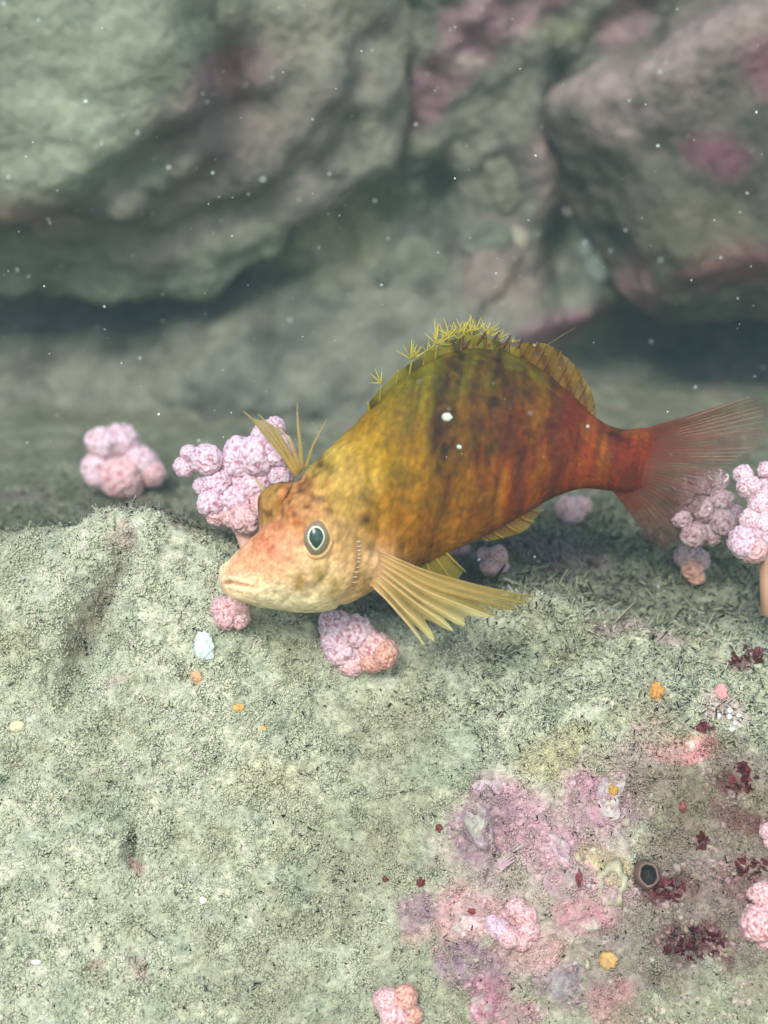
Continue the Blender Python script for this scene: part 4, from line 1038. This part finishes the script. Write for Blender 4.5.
def rayobj(name, pts, r0, r1, c0, c1, parent, mat=None, sides=8):
    pts = catmull(np.array([tuple(p) for p in pts]), max(8, 4 * len(pts))); n = len(pts)
    V, F = tube(pts, list(np.linspace(r0, r1, n)), sides)
    t = np.repeat(np.linspace(0, 1, n), sides)[:, None]
    return link(name, make_mesh(name, np.array([tuple(v) for v in V]) - FR, F, lin(c0)[None] * (1 - t) + lin(c1)[None] * t), mat or MAT_FIN_RAY, parent)
def fp(px, py, z=0): return unproj(px, py, FD - z * S0)
_rx, _ry = project(BV2[:, 0]); _rz = (FD - (BV2[:, 0] - nC) @ nCF) / S0
def ridgez(px): return float(np.interp(px, _rx, _rz))
def midz(px): return float(np.interp(px, (SS[:, 0] + SS[:, 2]) / 2, SS[:, 5]))

# dorsal fin, spiny part
roll_z = 8
dA, dB = [], []
tips = [(364, 408, 368, 402), (373, 400, 381, 386), (388, 388, 398, 370), (401, 377, 412, 360), (415, 367, 425, 352), (428, 359, 437, 345), (442, 354, 450, 338), (454, 351, 462, 334), (466, 350, 474, 332), (478, 351, 486, 334), (490, 352, 498, 338), (502, 354, 509, 342), (514, 358, 520, 346)]
for (x0, y0, x1, y1) in tips:
    z = ridgez(x0 + 8)
    dA.append(fp(x0 + 8, y0 + 22, z)); dB.append(fp(x1 - 1, y1 + 3, z + 5))
dors = membrane('dorsal_fin', dA, dB, MAT_FIN_DORSAL, fish, (106, 96, 14), (146, 134, 24), nu=78, stripes=(2, 22, .75, (58, 46, 12)), fade=(.3, 1.8))
for k, (x0, y0, x1, y1) in enumerate(tips):
    z = ridgez(x0 + 8)
    dark = k >= 7
    rayobj('spine', [fp(x0 + 8, y0 + 22, z + 1), fp((x0 + x1) / 2 + 3, (y0 + y1) / 2 + 7, z + 4), fp(x1, y1, z + 5)], 1.8 * S0, 1.0 * S0, (104, 92, 18), (170, 154, 40) if not dark else (120, 76, 26), dors)
# cirri: little fans of threads at the spine tips
def cirrus(x, y, lean, n, ln, z, c=(214, 200, 84), seed=0):
    r = random.Random(seed); ac = Acc(); bend = r.uniform(-16, 16)
    for k in range(n):
        f = (k / (n - 1) - .5) if n > 1 else 0
        a = math.radians(90 + lean + bend - f * 88 + r.uniform(-16, 16)); L = ln * 1.15 * r.uniform(.6, 1.2) * (1 - .35 * abs(f))
        zz = r.uniform(-4, 4)
        p = [fp(x, y, z), fp(x + math.cos(a) * L * .55 + f * 1.0, y - math.sin(a) * L * .55, z + zz * .5), fp(x + math.cos(a) * L + f * 2.0, y - math.sin(a) * L, z + zz)]
        V, F = tube(p, [.85 * S0, .62 * S0, .3 * S0], 5); ac.add([v - froot_loc for v in V], F, lin(c) * r.uniform(.8, 1.15))
    return link('cirrus', ac.mesh('cirrus'), MAT_FIN_RAY, dors)
for k, (x, y, lean, nn, ln) in enumerate([(381, 383, 25, 4, 13), (411, 359, 15, 6, 16), (417, 357, -20, 4, 11), (436, 344, 5, 7, 19), (445, 341, 5, 5, 15), (450, 337, 0, 6, 16), (458, 335, 0, 5, 15), (463, 333, -6, 6, 16), (470, 332, -8, 5, 14), (475, 331, -12, 6, 14), (486, 333, -18, 5, 14), (492, 336, -20, 4, 11), (500, 338, -20, 3, 10), (512, 342, -10, 3, 7)]):
    cirrus(x, y, lean, nn, ln, ridgez(x + 8) + 5, seed=k)
rc = random.Random(99)
for k in range(16):
    x = rc.uniform(424, 505); y = float(np.interp(x, [424, 437, 450, 462, 474, 486, 498, 509], [353, 345, 338, 335, 333, 335, 339, 343])) + rc.uniform(0, 5)
    cirrus(x, y, rc.uniform(-20, 10), rc.choice((2, 3, 4)), rc.uniform(8, 15), ridgez(x + 8) + rc.uniform(1, 8), c=(196, 184, 66), seed=200 + k)
# dark red hooked points behind the last spines
for (x, y) in [(468, 341), (480, 338), (493, 339), (505, 342), (517, 346)]:
    z = ridgez(x + 6) + 6
    rayobj('spine', [fp(x - 5, y + 7, z), fp(x + 1, y + 1, z), fp(x + 6, y - 7, z)], 2.4 * S0, .5 * S0, (116, 70, 24), (48, 30, 18), dors)
# dorsal fin, soft part
sA = [(512, 352), (526, 356), (540, 363), (553, 373), (565, 384), (576, 396), (585, 407), (592, 416)]
sB = [(518, 345), (534, 342), (548, 345), (561, 353), (573, 364), (584, 378), (592, 394), (597, 412)]
soft = membrane('soft_dorsal_fin', [fp(x - 8, y + 18, ridgez(x) - 2) for x, y in sA], [fp(x, y, ridgez(x) + 4) for x, y in sB], MAT_FIN_DORSAL, fish, (140, 84, 22), (146, 122, 34), nu=70, stripes=(11, 24, .7, (96, 44, 18)), fade=(.3, 2.4))
for k in range(13):
    t = k / 12 * 7; i = min(int(t), 6); f = t - i
    ax_, ay = np.array(sA[i]) * (1 - f) + np.array(sA[i + 1]) * f; bx_, by = np.array(sB[i]) * (1 - f) + np.array(sB[i + 1]) * f
    rayobj('soft_ray', [fp(ax_ - 8, ay + 17, ridgez(ax_) - 1), fp((ax_ + bx_) / 2 + 1, (ay + by) / 2, ridgez(ax_) + 5), fp(bx_ + 1, by - 1, ridgez(ax_) + 5)], 0.8 * S0, .5 * S0, (126, 82, 26), (150, 116, 40), soft)
rayobj('soft_ray', [fp(540, 350, ridgez(540) + 4), fp(558, 338, ridgez(540) + 6), fp(575, 328, ridgez(540) + 8)], .7 * S0, .25 * S0, (140, 130, 40), (140, 136, 60), soft, MAT_FIN_SOFT)

# tail fin
tA = [(648, 431), (651, 438), (651, 446), (650, 454), (648, 462), (645, 470), (640, 478), (634, 485), (624, 490)]
tB = [(758, 394), (772, 408), (770, 432), (756, 452), (735, 468), (712, 486), (700, 510), (688, 540), (657, 549)]
tz = midz(645)
TB = [fp(x, y, tz - 20 - 20 * math.sin(k)) for k, (x, y) in enumerate(tB)]
tail = membrane('tail_fin', [fp(x - 12, y, tz + 7) for x, y in tA], TB, MAT_FIN_TAIL, fish, (118, 48, 28), (116, 92, 78), nu=90, nv=26, stripes=(0.5, 60, .25, (150, 60, 40)), fade=(0.05, 1.15))
tAa, tBa = catmull(np.array(tA, float), 33), catmull(np.array(tB, float), 33)
for k in range(0, 33):
    (x0, y0), (x1, y1) = tAa[k], tBa[k]
    z1 = tz - 20 - 20 * math.sin(k / 32 * 8)
    rayobj('tail_ray', [fp(x0 - 5, y0, tz + 2), fp(x0 * .65 + x1 * .35, y0 * .65 + y1 * .35 + (0.6 if k < 18 else -0.4), tz * .65 + z1 * .35 + 2), fp(x0 * .08 + x1 * .92, y0 * .08 + y1 * .92, tz * .08 + z1 * .92 + 1)], 0.85 * S0, .3 * S0,
           (196, 104, 62) if k < 20 else (176, 74, 48), (214, 180, 154) if k < 22 else (146, 88, 66), tail, MAT_FIN_SOFT, 5)

# near side fin: soft upper rays, thick free lower rays, resting on the turf
pl = hit(440, 640)[0]
pz0 = 46
RT = [((384, 553), (430, 572), (490, 588), (538, 597)), ((386, 557), (434, 579), (488, 595), (530, 604)), ((386, 562), (432, 586), (480, 600), (516, 610)), ((386, 567), (426, 591), (466, 607), (492, 617)),
      ((384, 572), (420, 599), (448, 615), (464, 626)), ((382, 577), (414, 602), (438, 619), (453, 631)), ((379, 583), (404, 609), (424, 629), (434, 641)), ((376, 589), (396, 610), (412, 629), (424, 645))]
def pz(k, t): return pz0 + 6 * math.sin(1.6 * t) + 10 * (k / 7) * t + 2 * math.sin(k * 1.7) * t
RTa = np.array([[(r[0][0] - 12, r[0][1] - 5)] + list(r) for r in RT], float)      # ray, station, xy
nU, nT = 141, 40
U_ = np.linspace(0, 7, nU); PV = np.zeros((nU, nT, 3)); PC = np.zeros((nU, nT, 3)); PAl = np.zeros((nU, nT))
_rt = catmull(RTa.reshape(8, -1), nU).reshape(nU, 5, 2)
rl, rn_ = fhit(380, 562); zr = (FD - (rl - CAM).dot(CF)) / S0
for i, u in enumerate(U_):
    uw = u + .16 * math.sin(u * 2.3 + 1); gapk = 0.5 - 0.5 * math.cos(2 * math.pi * u); tip = 1 - gapk * (0.05 + 0.30 * smooth(2.0, 6.5, u))
    line = catmull(np.hstack([_rt[i], np.zeros((5, 1))]), 60)
    for j in range(nT):
        t = j / (nT - 1) * tip; q = line[min(int(t * 59), 59)]
        ridge = (1 - gapk) * (2.2 - 1.2 * t) * (.6 + .4 * math.sin(u * 5.1 + 2)) * smooth(.05, .3, t) * (0.4 + 0.6 * (u > 1.5))
        z = zr - 5 + 9 * smooth(0, .25, t) + 10 * (u / 7) * t + 4 * math.sin(1.6 * t) + ridge + 1.2 * math.sin(u * 2.1 + 6 * t) * t
        PV[i, j] = unp(q[0], q[1], FD - z * S0)
        cb = lin((232, 190, 146)) * (1 - smooth(0.02, .4, t)) + lin((196, 166, 84)) * smooth(0.02, .4, t)
        ct = lin((140, 126, 48)) if u < 3 else lin((198, 190, 124))
        cb = cb * (1 - smooth(.4, 1, t)) + ct * smooth(.4, 1, t)
        dk = gapk * smooth(.12, .5, t) * (.25 + .35 * smooth(2, 5, u)); PC[i, j] = cb * (1 - dk) + lin((92, 86, 34)) * dk
        PAl[i, j] = 3.2 * (1 - smooth(0.03, .24, t)) + (0.25 + 0.95 * gapk * smooth(.1, .6, t)) * (1 if u > 1.2 else .8) + .9 * smooth(.75, 1, t) * (u < 3)
PC *= (1 + .18 * fbm(PV.reshape(-1, 3), 60, 3, 963).reshape(nU, nT))[..., None]
nn_ = normals_grid(PV); k = nU * nT; F = grid_faces(nU, nT)
pect = link('pectoral_fin', make_mesh('pectoral_fin', np.concatenate([(PV + nn_ * .0008).reshape(-1, 3), (PV - nn_ * .0008).reshape(-1, 3)]) - FR, np.concatenate([F, F[:, ::-1] + k]), np.clip(np.concatenate([PC.reshape(-1, 3)] * 2), .005, .9), True, np.tile(PAl.ravel(), 2)), MAT_FIN_SIDE, fish)
pect['label'] = 'yellow near side fin propping the fish on the turf'
for k in range(8):
    i = k * 20; pts = [Vector(PV[i, j]) - CF * .0015 for j in (9, 15, 20, 28, 34, 39)]
    rayobj('fin_ray', pts, (0.8 if k < 3 else 1.15) * S0, (.4 if k < 3 else .9) * S0, (226, 186, 134), (160, 146, 62) if k < 3 else (208, 202, 142), pect)
# far side fin: a few rays fanning up behind the nape
FT = [((297, 476), (280, 450), (262, 428), (243, 411)), ((299, 474), (285, 447), (272, 428), (258, 414)), ((300, 472), (292, 446), (283, 432), (275, 424)), ((302, 470), (300, 444), (298, 424), (297, 403)), ((306, 468), (312, 448), (320, 432), (327, 419))]
farf = membrane('pectoral_fin', [fp(r[0][0], r[0][1], -6) for r in FT[:3]], [fp(r[3][0] * .8 + r[1][0] * .2, r[3][1] * .8 + r[1][1] * .2, -10) for r in FT[:3]], MAT_FIN_SIDE, fish, (196, 164, 76), (176, 160, 100), nu=30, nv=14, label='pale yellow far side fin raised behind the nape')
for k, r in enumerate(FT):
    rayobj('fin_ray', [fp(x, y, -8) for x, y in r], (3.4 if k != 4 else 2.4) * S0, .6 * S0, (206, 172, 84), (190, 178, 120), farf, MAT_FIN_SOFT)
rayobj('fin_ray', [fp(268, 500, 0), fp(262, 488, -4), fp(253, 476, -8)], 2.6 * S0, .7 * S0, (214, 184, 110), (206, 190, 140), farf)
# belly fins
pelv = membrane('pelvic_fin', [fp(x, y, 2) for x, y in [(412, 562), (422, 558), (434, 554), (446, 550)]], [fp(x, y, -6) for x, y in [(424, 594), (440, 592), (454, 584), (464, 570)]], MAT_FIN_SIDE, fish, (170, 140, 44), (128, 122, 42), nu=30)
for (x0, y0, x1, y1) in [(414, 562, 426, 596), (422, 559, 442, 594), (432, 556, 456, 586), (442, 552, 466, 572)]:
    rayobj('fin_ray', [fp(x0, y0 - 3, 3), fp((x0 + x1) / 2 + 1, (y0 + y1) / 2, -1), fp(x1, y1, -5)], 1.8 * S0, .8 * S0, (178, 150, 52), (150, 140, 60), pelv)
anal = membrane('anal_fin', [fp(x, y, midz(x) - 2) for x, y in [(474, 536), (492, 527), (510, 519), (528, 509)]], [fp(x, y, midz(x) - 8) for x, y in [(486, 541), (506, 537), (526, 529), (541, 511)]], MAT_FIN_SIDE, fish, (168, 100, 36), (150, 132, 48), nu=30)
for (x0, y0, x1, y1) in [(476, 534, 488, 541), (488, 529, 504, 538), (502, 523, 520, 533), (516, 516, 534, 522), (526, 510, 541, 511)]:
    rayobj('fin_ray', [fp(x0, y0 - 3, midz(x0)), fp((x0 + x1) / 2, (y0 + y1) / 2, midz(x0) - 3), fp(x1, y1, midz(x0) - 7)], 1.5 * S0, .7 * S0, (170, 110, 40), (160, 140, 56), anal)

# ---------------------------------------------------------------- things adrift in the water
r = np.random.default_rng(77); SV, SF = ico(1); ac_v = []; ac_f = []; off = 0
for k in range(460):
    px, py = r.uniform(-80, 850), r.uniform(-30, 470) if k < 435 else r.uniform(470, 640)
    d = r.uniform(2.3, 4.3)
    if py > 330: d = r.uniform(2.3, 3.2)
    rad = min(max(r.lognormal(-.6, .6), .35), 2.2) * d / FPX
    P = SV * (1 + .3 * r.normal(0, 1, SV.shape[0]).clip(-1, 1))[:, None] * rad * r.uniform(.7, 1.2, 3) + np.array(unproj(px, py, d))
    ac_v.append(P); ac_f.append(SF + off); off += len(P)
me = make_mesh('marine_snow', np.concatenate(ac_v), np.concatenate(ac_f))
tag(link('marine_snow', me, flat_mat('drifting_fleck', (196, 210, 202), (226, 232, 228), .6, .2)), 'tiny white specks adrift in the water', 'marine snow', kind='stuff')
def fleck(label, px, py, rx, ry, d, seed):
    V, F = ico(3); P = V * (1 + .35 * fbm(V, 1.6, 3, seed))[:, None] * np.array([rx, ry, ry]) * d / FPX
    o = link('drifting_fleck', make_mesh('drifting_fleck', P @ np.array([CR, CU, -CF]), F, np.repeat(lin((196, 206, 186))[None], len(V), 0)), MAT_SPONGE, loc=unproj(px, py, d))
    tag(o, label, 'fleck', 'larger flecks adrift by the fish')
fleck('largest white fleck adrift in front of the fish flank', 447, 417, 5, 4.5, 2.80, 1)
fleck('small pale fleck adrift just below the largest one', 459, 447, 2.4, 2.2, 2.80, 2)

# ---------------------------------------------------------------- the water's haze
bm = bmesh.new(); bmesh.ops.create_cube(bm, size=1.0)
me = bpy.data.meshes.new('haze'); bm.to_mesh(me); bm.free()
hz = link('haze', me); hz.scale = (7.6, 9.2, 8.0); hz.location = (0, 3.4, -0.95)
m = bpy.data.materials.new('green_water'); m.use_nodes = True; n = m.node_tree.nodes; n.clear()
pv = n.new('ShaderNodeVolumePrincipled'); pv.inputs['Color'].default_value = (0.60, 0.90, 0.88, 1); pv.inputs['Density'].default_value = 0.019; pv.inputs['Anisotropy'].default_value = 0.2
out = n.new('ShaderNodeOutputMaterial'); m.node_tree.links.new(pv.outputs[0], out.inputs['Volume'])
me.materials.append(m)
tag(hz, 'greenish sea water haze', 'water', kind='stuff')
